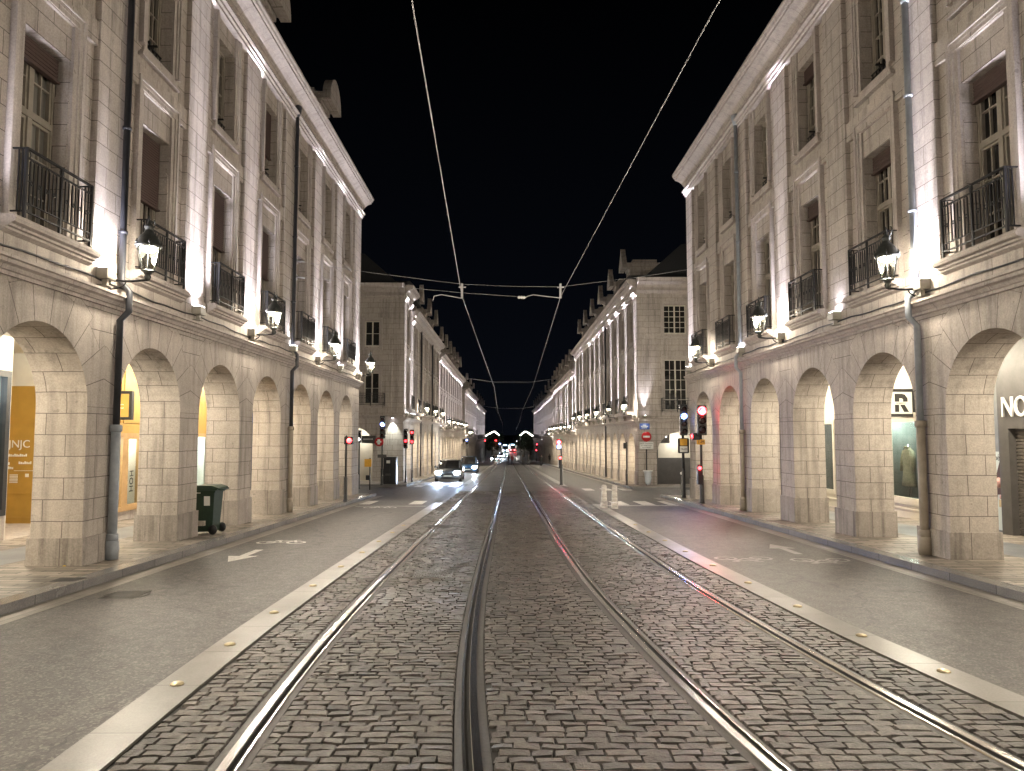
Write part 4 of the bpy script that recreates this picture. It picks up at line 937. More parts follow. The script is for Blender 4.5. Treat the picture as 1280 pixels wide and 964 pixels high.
# ---------------- right side
R0,R1,R2=NL['R0'],NL['R1'],NL['R2']
shop_box(R0,FR,-3.67,12.33,M['charcoal'],z0=.12); shop_box(R1,FR,12.33,15.62,M['charcoal'],z0=.12,d1=D+.12)
def shutter(t,a,b):
    m=MB(); z=-2.1
    m.box(a,b,D-.12,D-.06,-2.4,.12,FR)
    while z<.1: m.prism([(D-.06,z),(D-.035,z+.01),(D-.035,z+.05),(D-.06,z+.06)],a,b,FR); z+=.075
    wput('roller_shutter',m,M['shutter'],t)
shutter(R0,9.6,12.33); shutter(R1,12.33,15.3); shop_box(R0,FR,-3.67,9.6,M['charcoal'],z1=.12)
m=MB(); m.box(15.3,15.62,D-.2,D+.12,-2.6,.12,FR); wput('shopfront_post',m,M['charcoal'],R1)
m=MB(); m.box(12.33,15.62,D+.12,D+.125,.13,.3,FR); 
o=text('lettering','NOCIBÉ',.62,M['white'],R1,(0,0,0),(PI/2,0,-PI/2),.02,'LEFT',.82)
o.location=Vector(FR.P(15.45,D+.15,.56))-Vector(R1.location)
# poster pillar
shop_box(R1,FR,15.62,16.12,M['grey_panel'])
po=thing('poster','tall pale poster with dark brown figure and a script title beside the dark shop','poster',FR.P(15.9,D+.03,-1.))
m=MB(); m.box(-.27,.27,-.012,.0,-1.08,.62); 
E=Fr((0,0,0),(1,0,0),(0,-1,0),0)
b=put('poster_sheet',m,simple('pale poster paper',(.5,.56,.52),.5,0,.1,3),po,rz=-PI/2)
m=MB(); m.prism([(-.25,-.55),(.05,-.55),(.07,-.32),(.25,-.3),(.25,.35),(.18,.42),(.05,.12),(-.03,.3),(-.14,.36),(-.22,.26),(-.25,0.)],.0125,.016,E,'d'); put('printed_figure',m,simple('printed dark brown',(.06,.028,.024),.6,0,.4,9),b)
m=MB(); m.lathe([(.11,0),(.11,.004),(.07,.0045)],(.12,-.0165,-.05),16,'y'); m.lathe([(.05,0),(.05,.003)],(.17,-.0165,-.36),12,'y'); put('printed_flower',m,simple('printed pink',(.5,.27,.22),.6,0,.4,30),b)
m=MB(); m.box(.1,.24,-.017,-.0125,-.58,-.42); put('printed_box',m,simple('printed ochre',(.5,.4,.22),.6),b)
text('lettering','Chloé',.2,M['cable'],b,(-.02,-.016,.49),(PI/2,0,0),.002,'CENTER',.8)
shop_box(R1,FR,16.12,17.3,M['grey_panel'],z1=1.1); shop_box(R1,FR,16.12,17.3,M['plaster'],z0=1.1)
m=MB(); m.prism([(16.2,-2.2),(16.95,-2.2),(16.95,.55)]+[(16.575+.375*math.cos(PI*i/8),.55+.28*math.sin(PI*i/8)) for i in range(9)]+[(16.2,.55)],D,D+.03,FR,'d'); wput('service_door',m,M['charcoal'],R1)
# cream boutique
shop_box(R1,FR,17.3,21.93,M['plaster_cream'],z0=.46); shop_box(R2,FR,21.93,25.6,M['plaster_cream'],z0=.46)
m=MB(); m.box(17.3,21.93,D-.2,D+.02,-2.8,-1.83,FR); m.box(17.3,21.93,D+.02,D+.04,-2.02,-1.98,FR); m.box(17.3,21.93,D+.02,D+.05,-1.88,-1.83,FR); wput('shop_plinth',m,M['plaster_cream'],R1)
m=MB(); m.box(21.93,25.6,D-.2,D+.02,-3.,-1.95,FR); m.box(21.93,25.6,D+.02,D+.04,-2.15,-2.1,FR); wput('shop_plinth',m,M['plaster_cream'],R2)
for a,b,t_,zz in ((17.3,18.6,R1,-1.83),(18.75,20.45,R1,-1.83),(20.6,21.93,R1,-1.83)): show_window(t_,FR,a,b,zz,.46,M['plaster_cream'],.13,M['grey_panel'],depth=1.5)
for a,b in ((21.95,23.6),(23.7,25.6)): show_window(R2,FR,a,b,-1.95,.46,M['plaster_cream'],.12,M['grey_panel'],depth=1.5)
m=MB(); m.box(18.6,18.75,D-.1,D+.06,-1.9,.46,FR); m.box(20.45,20.6,D-.1,D+.06,-1.9,.46,FR); m.box(17.3,21.93,D,D+.07,.46,.58,FR); wput('shopfront_post',m,M['plaster_cream'],R1)
shop_box(R2,FR,25.6,28.7,M['cable']); m=MB(); m.box(28.55,28.75,-3.6,-.82,-3.,2.,FR); wput('arcade_end_wall',m,M['stone'],R2)
sg=thing('shop_sign','square white flag sign with a stencilled black letter R in a black frame','shop sign',FR.P(19.02,D,.83))
m=MB()
for q in ((-.74,0,-.37,-.29),(-.74,0,.29,.37),(-.74,-.66,-.29,.29),(-.08,0,-.29,.29)): m.box(q[0],q[1],-.06,.06,q[2],q[3])
put('sign_frame',m,M['cable'],sg); m=MB(); m.box(-.66,-.08,-.045,.045,-.29,.29); bd=put('sign_board',m,simple('white sign face',(.62,.63,.6),.4,0,.06,5),sg)
m=MB(); y0,y1=-.05,-.046
E2=Fr((-.37,0,0),(1,0,0),(0,-1,0),0)
m.prism([(-.17,.03),(-.05,.03),(-.05,.12),(.02,.12),(.05,.09),(.05,.03),(.17,.03),(.17,.12),(.1,.22),(.02,.24),(-.17,.24)],.046,.05,E2,'d')
m.prism([(-.17,-.24),(-.06,-.24),(-.06,-.05),(-.17,-.05)],.046,.05,E2,'d'); m.prism([(-.03,-.05),(.09,-.05),(.2,-.24),(.07,-.24)],.046,.05,E2,'d'); put('printed_letter',m,M['cable'],bd)
text('lettering','ROBERT-F.',.055,M['cable'],bd,(-.37,-.048,-.012),(PI/2,0,0),.002)
# garments in the windows
cz=gz(20)+SWZ+.55
coat('long olive coat on a stand in the cream boutique window',FR.P(19.98,D-.32,-1.75),-PI/2,(.2,.18,.11),1.35)
coat('dark khaki jacket on a stand behind the olive coat in the boutique window',FR.P(20.32,D-.55,-1.75),-PI/2,(.10,.10,.07),1.3)
coat('beige coat on a stand in the black framed shop window on the left',FL.P(13.6,D-.6,-1.6),PI/2,(.3,.25,.17),1.5)
coat('sand coloured coat on a stand at the far end of the black framed window',FL.P(14.2,D-.7,-1.6),PI/2,(.2,.18,.12),1.45)
coat('rust brown dress on a stand in the mustard boutique',FL.P(19.35,D-.4,-1.95),PI/2,(.3,.14,.08),1.4); coat('white blouse on a stand in the mustard boutique',FL.P(20.5,D-.6,-1.95),PI/2,(.6,.58,.55),1.4)
# lit shop interiors: lamps inside the display cases
for fr,u,d,z,e,c in ((FL,13.4,D-.5,1.0,24,(.85,.92,1.)),(FL,18.3,D-.6,-.1,26,(1.,.9,.75)),(FL,19.6,D-.6,-.1,20,(1.,.9,.75)),(FL,20.7,D-.6,-.1,20,(1.,.93,.85)),(FL,22.4,D-.6,-.1,30,(.85,.95,1.)),(FL,24.,D-.6,-.1,30,(.85,.95,1.)),(FR,19.9,D-.45,.25,26,(.85,1.,.9)),(FR,22.8,D-.5,.3,10,(.85,1.,.9)),(FR,24.6,D-.5,.3,10,(.85,.95,1.))):
    q=fr.P(u,d,z); lamp('display_light','POINT',q,e,c,shadow_soft_size=.1)
# ================================================================ STREET FURNITURE
RED=(1.,.02,.03); BLUE=(.12,.25,1.)
M['red_on']=emit('lit red signal lens',(1.,.02,.03),16.); M['blue_on']=emit('lit blue white signal lens',(.16,.3,1.),9.); M['lens_dark']=simple('unlit signal lens',(.03,.012,.012),.2); M['white_on']=emit('lit white signal',(1.,.97,.9),3.)
M['red_small']=emit('lit small red lens',(1.,.012,.02),4.5)
M['yellow']=simple('yellow signal plate',(.6,.32,.03),.5,0,.15,9); M['sign_white']=simple('white sign face',(.7,.7,.68),.4,0,.06,6); M['sign_red']=simple('red sign face',(.5,.02,.025),.35,0,.06,6); M['sign_blue']=simple('blue sign face enamel',(.02,.07,.3),.35,0,.06,6)
def signal_head(par,cx,zt,n,lit,w=.27,lh=.29,y=-.12,sleeve=None,name='signal_head',lr=.115):
    m=MB(); m.rbox(cx-w/2,cx+w/2,y-.10,y+.10,zt-n*lh-.06,zt,.025)
    for k in range(n):
        z=zt-.03-lh*(k+.5); r=.10
        m.tube([],1) if False else None
        vs=[];fs=[]
        for i in range(13):
            a=PI*1.1*i/12-.05*PI; vs.append((cx+r*1.12*math.cos(a),y-.10,z+r*1.12*math.sin(a))); vs.append((cx+r*1.12*math.cos(a),y-.26,z+r*1.12*math.sin(a)-.02))
        for i in range(12): fs.append((2*i,2*i+2,2*i+3,2*i+1))
        m.faces(vs,fs)
    h=put(name,m,M['black'],par)
    for k in range(n):
        z=zt-.03-lh*(k+.5); l=MB(); l.lathe([(lr,0),(lr*.95,-.02),(lr*.5,-.035),(.005,-.04)],(cx,y-.10,z),16,'y'); put('lens',l,lit.get(k,M['lens_dark']),h)
    return h
def pole(par,h,r=.05,sl=0.,rs=.075):
    m=MB(); m.lathe([(r,0),(r,h),(r*.5,h+.03)],(0,0,0),10)
    if sl: m.lathe([(rs+.02,0),(rs+.015,.05),(rs,.07),(rs,sl),(r,sl+.05)],(0,0,0),12)
    return put('pole',m,M['black'],par)
def ground_at(x,y): return gz(y)+(SWZ if (x<KLX or x>KRX) else RZ)
# red light on the right
x,y=6.80,25.4; zb=ground_at(x,y); t=thing('traffic_light','black traffic light with its big red lamp lit, on the right pavement','traffic light',(x,y,zb)); h=1.02-zb
pole(t,h-.9,.045,.95); signal_head(t,0,h,3,{0:M['red_on']},w=.32,lh=.33,lr=.145)
m=MB(); m.rbox(-.30,-.05,-.10,.12,h-1.22,h-.97,.02); b=put('side_signal',m,M['black'],t); m=MB(); m.lathe([(.08,0),(.07,-.03),(.01,-.04)],(-.30,0.01,h-1.09),12,'x'); put('lens',m,M['red_small'],b)
m=MB(); m.box(-.17,.12,-.075,-.06,h-1.38,h-1.20); b=put('number_plate',m,M['yellow'],t); text('lettering','1-M',.15,M['black'],b,(-.02,-.078,h-1.29),(PI/2,0,0),.002)
m=MB(); m.rbox(-.17,-.02,-.16,.04,-1.75-zb,-1.06-zb,.02); b=put('repeater',m,M['black'],t); m=MB(); m.lathe([(.065,0),(.06,-.02),(.01,-.03)],(-.10,-.16,-1.18-zb),12,'y'); put('lens',m,M['red_small'],b)
lamp('signal_light','SPOT',(x,y-.45,.76),34,RED,shadow_soft_size=.1,spot_size=math.radians(150),spot_blend=.6); aim(bpy.context.scene.objects[-1] if False else COL.objects[-1],(-.15,-1,-.28))
lamp('signal_light','POINT',(x-.1,y-.3,-1.2),2.,RED,shadow_soft_size=.06)
# blue light on the right
x,y=6.94,28.6; zb=ground_at(x,y); t=thing('traffic_light','black tram signal with one bright blue lamp, left of the red traffic light','traffic light',(x,y,zb)); h=1.18-zb
pole(t,h-1.2,.055,1.1); hd=signal_head(t,0,h,4,{1:M['blue_on']},w=.29)
m=MB(); m.rbox(-.22,.22,-.09,-.03,h-1.93,h-1.33,.05); b=put('sign_backing',m,M['black'],t); m=MB(); m.box(-.14,.14,-.098,-.092,h-1.62,h-1.36); put('number_plate',m,M['yellow'],b); m=MB(); m.rbox(-.15,.15,-.105,-.092,h-1.88,h-1.65,.006); b2=put('sign_panel',m,M['sign_white'],b); text('lettering','TRAM',.1,M['black'],b2,(0,-.107,h-1.77),(PI/2,0,0),.002)
lamp('signal_light','SPOT',(x,y-.45,.70),30,BLUE,shadow_soft_size=.1,spot_size=math.radians(120),spot_blend=.6); aim(COL.objects[-1],(-.3,-1,-.25))
# small red repeater on the left
x,y=-5.95,26.6; zb=ground_at(x,y); t=thing('traffic_light','slim black pole with a single red lamp on the left pavement edge','traffic light',(x,y,zb)); h=-.07-zb
pole(t,h,.04,.85,.065); m=MB(); m.rbox(-.06,.26,-.1,.1,h-.30,h-.02,.02); b=put('signal_head',m,M['black'],t); m=MB(); m.lathe([(.095,0),(.09,-.02),(.01,-.03)],(.13,-.10,h-.16),14,'y'); put('lens',m,M['red_small'],b)
# big blue one at the far left corner
x,y=-7.0,40.3; zb=ground_at(x,y); t=thing('traffic_light','black signal with bright blue lamp over a red round sign, far left corner','traffic light',(x,y,zb)); h=1.03-zb
pole(t,h-1.2,.05,.9); signal_head(t,.03,h,4,{1:M['blue_on']},w=.3,lh=.3)
m=MB(); m.lathe([(.25,0),(.25,-.012),(.01,-.013)],(-.17,-.08,-.42-zb),22,'y'); b=put('round_sign',m,M['sign_red'],t); m=MB(); m.box(-.31,-.05,-.1,-.094,-.46-zb,-.38-zb); m.box(-.26,-.12,-.1,-.0945,-.56-zb,-.28-zb); put('sign_symbol',m,M['sign_white'],b)
m=MB(); m.box(-.25,.25,-.07,-.05,-1.3-zb,-1.12-zb); put('direction_plate',m,M['charcoal'],t)
lamp('signal_light','SPOT',(x+.05,y-.5,.5),1500,(.06,.22,1.),shadow_soft_size=.1,spot_size=math.radians(30),spot_blend=.9); aim(COL.objects[-1],(13.2,-20,-2.9))  # strong blue spot added, aimed across the street to tint the right kerb
for x,y,zt,lb,lt,n in ((-6.15,43.6,.33,'tall thin black signal with a red lamp in its middle, beyond the black cabinet',{2:M['red_small']},4),(-5.93,44.8,.28,'thin black signal post topped by a red lamp, right of the black cabinet',{0:M['red_small'],2:M['red_small']},3),
                       (-7.4,36.,.2,'dark signal box with a small white light beside the left corner pier',{1:M['white_on']},2)):
    zb=ground_at(x,y); t=thing('traffic_light',lb,'traffic light',(x,y,zb)); h=zt-zb; pole(t,h-n*.28,.04,.7,.06); signal_head(t,0,h,n,lt,w=.24,lh=.28,lr=.075)
x,y=3.17,43.; zb=gz(y)+RZ; t=thing('traffic_light','traffic light beside the right lane, red and blue lamps over a thick black post','traffic light',(x,y,zb)); h=-.28-zb
pole(t,h-.6,.05,1.2,.1); signal_head(t,-.16,h,2,{0:M['red_on'],1:M['blue_on']},w=.26,lh=.28); m=MB(); m.rbox(-.16,.02,-.18,.02,h-1.75,h-.98,.02); b=put('repeater',m,M['black'],t); m=MB(); m.lathe([(.08,0),(.07,-.02),(.01,-.03)],(-.08,-.18,h-1.12),12,'y'); put('lens',m,M['red_small'],b)
lamp('signal_light','POINT',(x-.2,y-.45,-.5),14,RED,shadow_soft_size=.1)
x,y=6.55,39.9; zb=ground_at(x,y); t=thing('traffic_light','thin dark signal pole seen from behind, left of the no entry sign','traffic light',(x,y,zb)); h=-.45-zb; pole(t,h,.03,.6,.05); m=MB(); m.rbox(-.17,.02,-.05,.12,h-.34,h-.02,.02); put('signal_head',m,M['black'],t)
for x,y,zt,lb,lt in ((-5.9,104.,-.9,'far traffic signal with a blue lamp on the left pavement',{0:M['blue_on']}),(-5.6,178.,-1.6,'far traffic signal with a red lamp by the last left building',{0:M['red_on']}),(6.9,176.,-3.9,'far traffic signal with a low red lamp on the right',{0:M['red_on']}),(6.8,170.,-2.4,'far traffic signal with a higher red lamp on the right',{0:M['red_on']})):
    zb=ground_at(x,y); t=thing('traffic_light',lb,'traffic light',(x,y,zb)); h=zt-zb+.3; pole(t,h-.6,.06,.8,.09); signal_head(t,0,h,2,lt,w=.4,lh=.4)
# no entry sign group on the right corner
x,y=7.67,40.0; zb=ground_at(x,y)
t=thing('road_sign','round red no entry sign over a white text plate at the right corner','road sign',(x,y,zb)); pole(t,-.05-zb,.035)
m=MB(); m.lathe([(.275,0),(.275,-.015),(.01,-.016)],(0,-.05,-.13-zb),26,'y'); b=put('sign_disc',m,M['sign_red'],t); m=MB(); m.box(-.19,.19,-.074,-.067,-.18-zb,-.08-zb); put('sign_bar',m,M['sign_white'],b)
m=MB(); m.rbox(-.38,.38,-.065,-.05,-.82-zb,-.42-zb,.004); b=put('text_plate',m,M['sign_white'],t)
for k,s_ in enumerate(('SAUF TRAMWAY','ET VEHICULES','AUTORISES')): text('lettering',s_,.095,M['black'],b,(0,-.067,-.51-zb-.11*k),(PI/2,0,0),.002)
t=thing('street_name_plate','small blue street name plate over the no entry sign','street sign',(x-.05,40.22,.44)); m=MB(); m.rbox(-.28,.28,-.04,-.01,-.17,.17,.008); put('plate',m,M['sign_blue'],t); m=MB(); 
for zz,a,b_ in ((.07,-.10,.10),(.0,-.2,.2),(-.08,-.16,.16)): 
    for q in range(int((b_-a)/.05)): m.box(a+q*.05,a+q*.05+.035,-.046,-.04,zz-.022,zz+.022)
put('plate_lettering',m,M['sign_white'],t)
# clear rubbish bag on its ring holder
t=thing('litter_bag_holder','clear plastic rubbish bag hanging from a ring holder under the no entry sign','litter bin',(x+.02,y-.14,zb)); m=MB(); m.lathe([(.02,0),(.02,.78)],(0,.1,0),8); m.tube([(.26*math.cos(a),-.1+.2*math.sin(a),.80) for a in [2*PI*i/18 for i in range(19)]],.022,6); put('ring_holder',m,M['sign_white'],t)
bagm=NT('clear bluish plastic'); tr=bagm.n('ShaderNodeBsdfTransparent'); tr.inputs[0].default_value=(.8,.88,.95,1); mx=bagm.n('ShaderNodeMixShader'); mx.inputs[0].default_value=.62; bagm.col((.72,.76,.8)); bagm.rough(.25); bagm.link(tr.outputs[0],mx.inputs[1]); bagm.link(bagm.b.outputs[0],mx.inputs[2]); bagm.link(mx.outputs[0],bagm.out.inputs[0])
m=MB(); vs=[];fs=[];n=20
for k,(r,z) in enumerate(((.25,.80),(.19,.74),(.17,.6),(.19,.4),(.16,.2),(.10,.06),(.01,.04))):
    for j in range(n): a=2*PI*j/n; w=1+.14*math.sin(4*a+k*1.7)+.09*math.sin(9*a-k*2); vs.append((r*w*math.cos(a),-.1+r*.8*w*math.sin(a),z))
for k in range(6):
    for j in range(n): fs.append((k*n+j,k*n+(j+1)%n,(k+1)*n+(j+1)%n,(k+1)*n+j))
m.faces(vs,fs); put('plastic_bag',m,bagm.m,t)
# translucent pale shapes standing in for a walker's motion-blurred legs
gm=NT('pale translucent blur'); tr=gm.n('ShaderNodeBsdfTransparent'); mx=gm.n('ShaderNodeMixShader'); P=gm.n('ShaderNodeTexCoord').outputs['Object']; sx=gm.n('ShaderNodeSeparateXYZ'); gm.link(P,sx.inputs[0]); f=gm.math('ADD',.34,gm.math('MULTIPLY',gm.ramp(gm.noise(gm.vmul(P,(2,2,7)),1.,3,.6),(.4,0.),(.6,1.)),.4)); gm.link(f,mx.inputs[0]); gm.col((.62,.58,.53)); gm.rough(.5); gm.link(tr.outputs[0],mx.inputs[1]); gm.link(gm.b.outputs[0],mx.inputs[2]); gm.link(mx.outputs[0],gm.out.inputs[0])
for dx,dy,s_,lb in ((3.28,24.75,1.,'left one of two pale translucent stand-ins for blurred legs by the right granite border'),(3.60,24.5,.98,'right one of two pale translucent stand-ins for blurred legs by the right granite border')):
    m=MB(); m.lathe([(.125,0),(.12,.05),(.12,.2),(.10,.3),(.095,.5),(.085,.56),(.09,.6),(.09,.74),(.06,.78),(.01,.79)],(0,0,0),16); t=tag(put('blurred_leg',m,gm.m,None,(dx,dy,gz(dy)+.03)),lb,'post')
# bollard
x,y=7.24,30.2; t=thing('bollard','slim black bollard with a white ball top beside the blue signal','bollard',(x,y,gz(y)+RZ)); m=MB(); m.lathe([(.06,0),(.055,.1),(.04,.12),(.04,.95),(.05,.98)],(0,0,0),12); put('post',m,M['black'],t); m=MB(); m.sphere((0,0,1.03),.06,12); put('ball_top',m,M['sign_white'],t)
# black cabinet and signs on the left corner
x,y=-6.74,41.6; zb=gz(y)+SWZ; t=thing('street_cabinet','tall black street cabinet standing against the left corner block','cabinet',(x,y,zb)); m=MB(); m.rbox(-.36,.36,-.3,.3,.0,1.52,.02); m.box(-.38,.38,-.32,.32,1.50,1.56); m.box(-.37,.37,-.31,.31,0,.08); b=put('body',m,M['black'],t)
m=MB(); m.box(-.34,-.01,-.315,-.3,.12,1.46); m.box(.01,.34,-.315,-.3,.12,1.46); dd=put('door',m,M['black'],t); m=MB(); m.box(-.19,.02,-.322,-.316,1.2,1.36); put('sticker',m,M['sign_white'],dd); m=MB(); m.box(-.25,.06,-.322,-.316,.5,.62); put('vent',m,M['charcoal'],dd)
x,y=-7.14,37.5; t=thing('road_sign','low yellow works sign on a thin pole near the left corner','road sign',(x,y,gz(y)+RZ)); pole(t,1.62,.03); m=MB(); m.box(-.28,.08,-.05,-.035,1.18,1.58); put('sign_panel',m,M['yellow'],t); m=MB(); m.rbox(-.2,.02,-.1,.1,.5,.75,.02); put('weight_block',m,M['black'],t)
sg=thing('shop_sign','dark grey lettered sign board over the arch of the left side wall','shop sign',(-8.72,45.2,-.32)); m=MB(); m.box(-.42,.42,-.06,.2,-.24,.24); b=put('sign_board',m,M['charcoal'],sg); m=MB()
for k in range(8): m.box(-.3+k*.075,-.255+k*.075,-.066,-.06,-.02,.06)
put('sign_lettering',m,M['sign_white'],b)
lamp('wall_spot','SPOT',(-7.25,45.25,1.0),160,(.95,1.,.9),spot_size=math.radians(70),spot_blend=.6,shadow_soft_size=.05); aim(COL.objects[-1],(0,.12,-1)); t=thing('wall_spotlight','small downlight under the string course above the black cabinet','spotlight',(-7.25,45.43,1.02)); m=MB(); m.rbox(-.1,.1,-.25,0,0,.1,.015); put('housing',m,M['flood_box'],t); m=MB(); m.lathe([(.06,0),(.05,-.012),(.01,-.014)],(0,-.16,0),12); put('lens',m,M['flood_lens'],t)
lamp('wall_spot','SPOT',(7.62,39.98,1.08),230,COLD,spot_size=math.radians(40),spot_blend=.8,shadow_soft_size=.04); aim(COL.objects[-1],(0,.08,1)); lamp('wall_spot','SPOT',(7.62,39.9,.92),5,(.95,1.,.92),spot_size=math.radians(100),spot_blend=.7,shadow_soft_size=.04); aim(COL.objects[-1],(0,.15,-1))
t=thing('wall_spotlight','up and down wall light above the street name plate on the right corner','spotlight',(7.62,40.23,1.0)); m=MB(); m.rbox(-.07,.07,-.32,-.16,-.05,.05,.01); m.box(-.03,.03,-.2,0,-.02,.02); put('housing',m,M['flood_box'],t); m=MB(); m.box(-.05,.05,-.29,-.19,.051,.056); put('lens',m,M['flood_lens'],t)
# hoarding and camera box inside the right passage
m=MB(); m.box(8.4,10.8,41.6,41.66,gz(41)-.2,-1.35); m.box(8.35,8.5,40.9,41.6,gz(41)-.2,-.6); tag(put('passage_hoarding',m,M['charcoal']),'dark grey panels closing the foot of the arch in the right side wall','hoarding')
t=thing('wall_box','dark box lamp hung in the arch of the right side wall','lamp',(8.85,40.9,-.15)); m=MB(); m.rbox(-.3,.3,-.15,.15,-.35,.25,.05); put('housing',m,M['charcoal'],t); m=MB(); m.box(-.12,.12,-.162,-.15,-.02,.12); put('screen',m,M['white_on'],t)
lamp('passage_light','POINT',(9.6,40.9,-.3),25,(1.,.95,.85),shadow_soft_size=.1); lamp('passage_light','POINT',(-9.4,46.2,-.2),18,(1.,.95,.85),shadow_soft_size=.1)
m=MB(); m.lathe([(.1,0),(.09,.1),(.05,.13),(.01,.14)],(0,0,0),12)
# wheelie bin
x,y=-6.52,15.85; t=thing('wheelie_bin','dark green wheelie bin with a white sticker tucked behind the second pier','bin',(x,y,gz(y)+SWZ)); GB=simple('dark green bin plastic',(.014,.036,.02),.65,0,.3,8)
m=MB(); n=4
lo=[(-.22,-.22),(.20,-.22),(.20,.22),(-.22,.22)]; hi=[(-.30,-.27),(.26,-.27),(.26,.27),(-.30,.27)]
vs=[(a,b,.06) for a,b in lo]+[(a,b,.93) for a,b in hi]; m.faces(vs,[(0,1,5,4),(1,2,6,5),(2,3,7,6),(3,0,4,7),(0,3,2,1)],smooth=False); m.box(-.33,.29,-.30,.30,.90,.945); m.box(.1,.13,-.24,-.215,.12,.9); put('body',m,GB,t)
m=MB(); vs=[]; 
m.prism([(-.36,.95),(.33,.95),(.36,1.0),(.2,1.045),(-.2,1.05),(-.34,.99)],-.31,.31,Fr((0,0,0),(0,1,0),(1,0,0),0)); m.tube([(.33,-.25,.98),(.40,-.25,.96),(.40,.25,.96),(.33,.25,.98)],.018,8); put('lid',m,GB,t)
for s_ in (-1,1): m=MB(); m.lathe([(.02,-.03),(.10,-.03),(.105,0),(.10,.03),(.02,.03)],(.24,s_*.27,.11),16,'y'); put('wheel',m,M['cable'],t)
m=MB(); m.quad([(.0,-.262,.62),(.15,-.262,.62),(.15,-.275,.82),(.0,-.275,.82)]); put('sticker',m,M['sign_white'],t); m=MB(); m.quad([(-.2,-.258,.82),(-.08,-.258,.82),(-.09,-.27,.9),(-.2,-.27,.9)]); put('sticker',m,M['sign_white'],t); m=MB(); m.box(-.3,.05,-.36,-.25,.2,.3); t.scale=(.86,.9,1.); put('parcel',m,simple('crumpled paper parcel',(.45,.4,.35),.7,0,.5,9,.5),t)
# ================================================================ OVERHEAD LINE
def wire(pts,r,label,name='contact_wire',mat=None,cat='wire'):
    m=MB(); m.tube(pts,r,6); return tag(put(name,m,mat or M['wire']),label,cat,'overhead tram wires')
def wm():
    t=NT('drawn copper wire'); t.col((.38,.37,.38)); t.b.inputs['Metallic'].default_value=0.; t.rough(.5); return t.m
M['wire']=wm()
cz=lambda y:4.84-S*y
def cw(tab): return [(x,y,cz(y)+(.10*math.sin(PI*((y-22)%30)/30) if False else 0)) for x,y in tab]
wire(cw([(-.35,-8),(-1.04,7.7),(-1.42,22),(-1.0,52),(-1.15,82),(-.9,112),(-1.1,160),(-1.,240)]),.008,'overhead contact wire hanging over the left track')
wire(cw([(3.2,-8),(2.25,7.7),(1.62,22),(1.8,52),(1.6,82),(1.75,112),(1.6,160),(1.7,240)]),.0065,'overhead contact wire hanging over the right track')
YS=22.
wire([(XL+.02,YS,5.35),(-4.2,YS,4.98),(-1.42,YS,4.63),(.2,YS,4.56),(1.62,YS,4.55),(4.,YS,4.85),(XR-.02,YS,5.35)],.004,'upper span wire stretched across the street between the two fronts','span_wire')
wire([(XL+.02,YS,4.85),(-4.,YS,4.6),(-1.42,YS,4.36),(.4,YS,4.24)],.004,'lower span wire running from the left front to the insulator over the middle','span_wire')
def arm(pts,label,clamp):
    t=thing('registration_arm',label,'wire fitting',pts[0],0.,'overhead tram wires'); o=Vector(pts[0]); m=MB(); m.tube([Vector(p)-o for p in pts],.013,8); put('arm',m,M['wire'],t)
    m=MB(); c=Vector(clamp)-o; m.box(c.x-.03,c.x+.03,c.y-.05,c.y+.05,c.z-.02,c.z+.42); m.box(c.x-.1,c.x+.12,c.y-.02,c.y+.02,c.z+.3,c.z+.33); put('clamp',m,M['wire'],t); return t
arm([(-2.32,YS,4.10),(-2.28,YS,4.26),(-2.05,YS,4.30),(-1.42,YS,4.19)],'bent steel arm holding the left contact wire',(-1.42,YS,4.22))
a=arm([(.45,YS,4.17),(.62,YS,4.26),(.78,YS,4.30),(1.62,YS,4.20)],'bent steel arm with an insulator holding the right contact wire',(1.62,YS,4.22))
m=MB(); m.lathe([(.02,-.12),(.05,-.08),(.03,-.04),(.05,0),(.03,.04),(.05,.08),(.02,.12)],(-.03,0,.05),10,'x'); put('insulator',m,M['sign_white'],a)
for zz in (4.85,5.35):
    m=MB(); m.box(XL,XL+.05,YS-.12,YS+.12,zz-.08,zz+.08); m.tube([(XL+.05,YS,zz),(XL+.3,YS,zz-.03)],.03,8); tag(put('wall_anchor',m,M['wire']),'%s steel span wire anchor bolted to the left front beside the second downpipe'%('lower' if zz<5 else 'upper'),'wire fitting')
for yy in (52.,82.):
    wire([(-6.5,yy,cz(yy)+1.1),(-1.,yy,cz(yy)+.35),(1.7,yy,cz(yy)+.35),(7.1,yy,cz(yy)+1.1)],.007,'%s of the two distant span wires between the far blocks'%('nearer' if yy<60 else 'farther'),'span_wire')
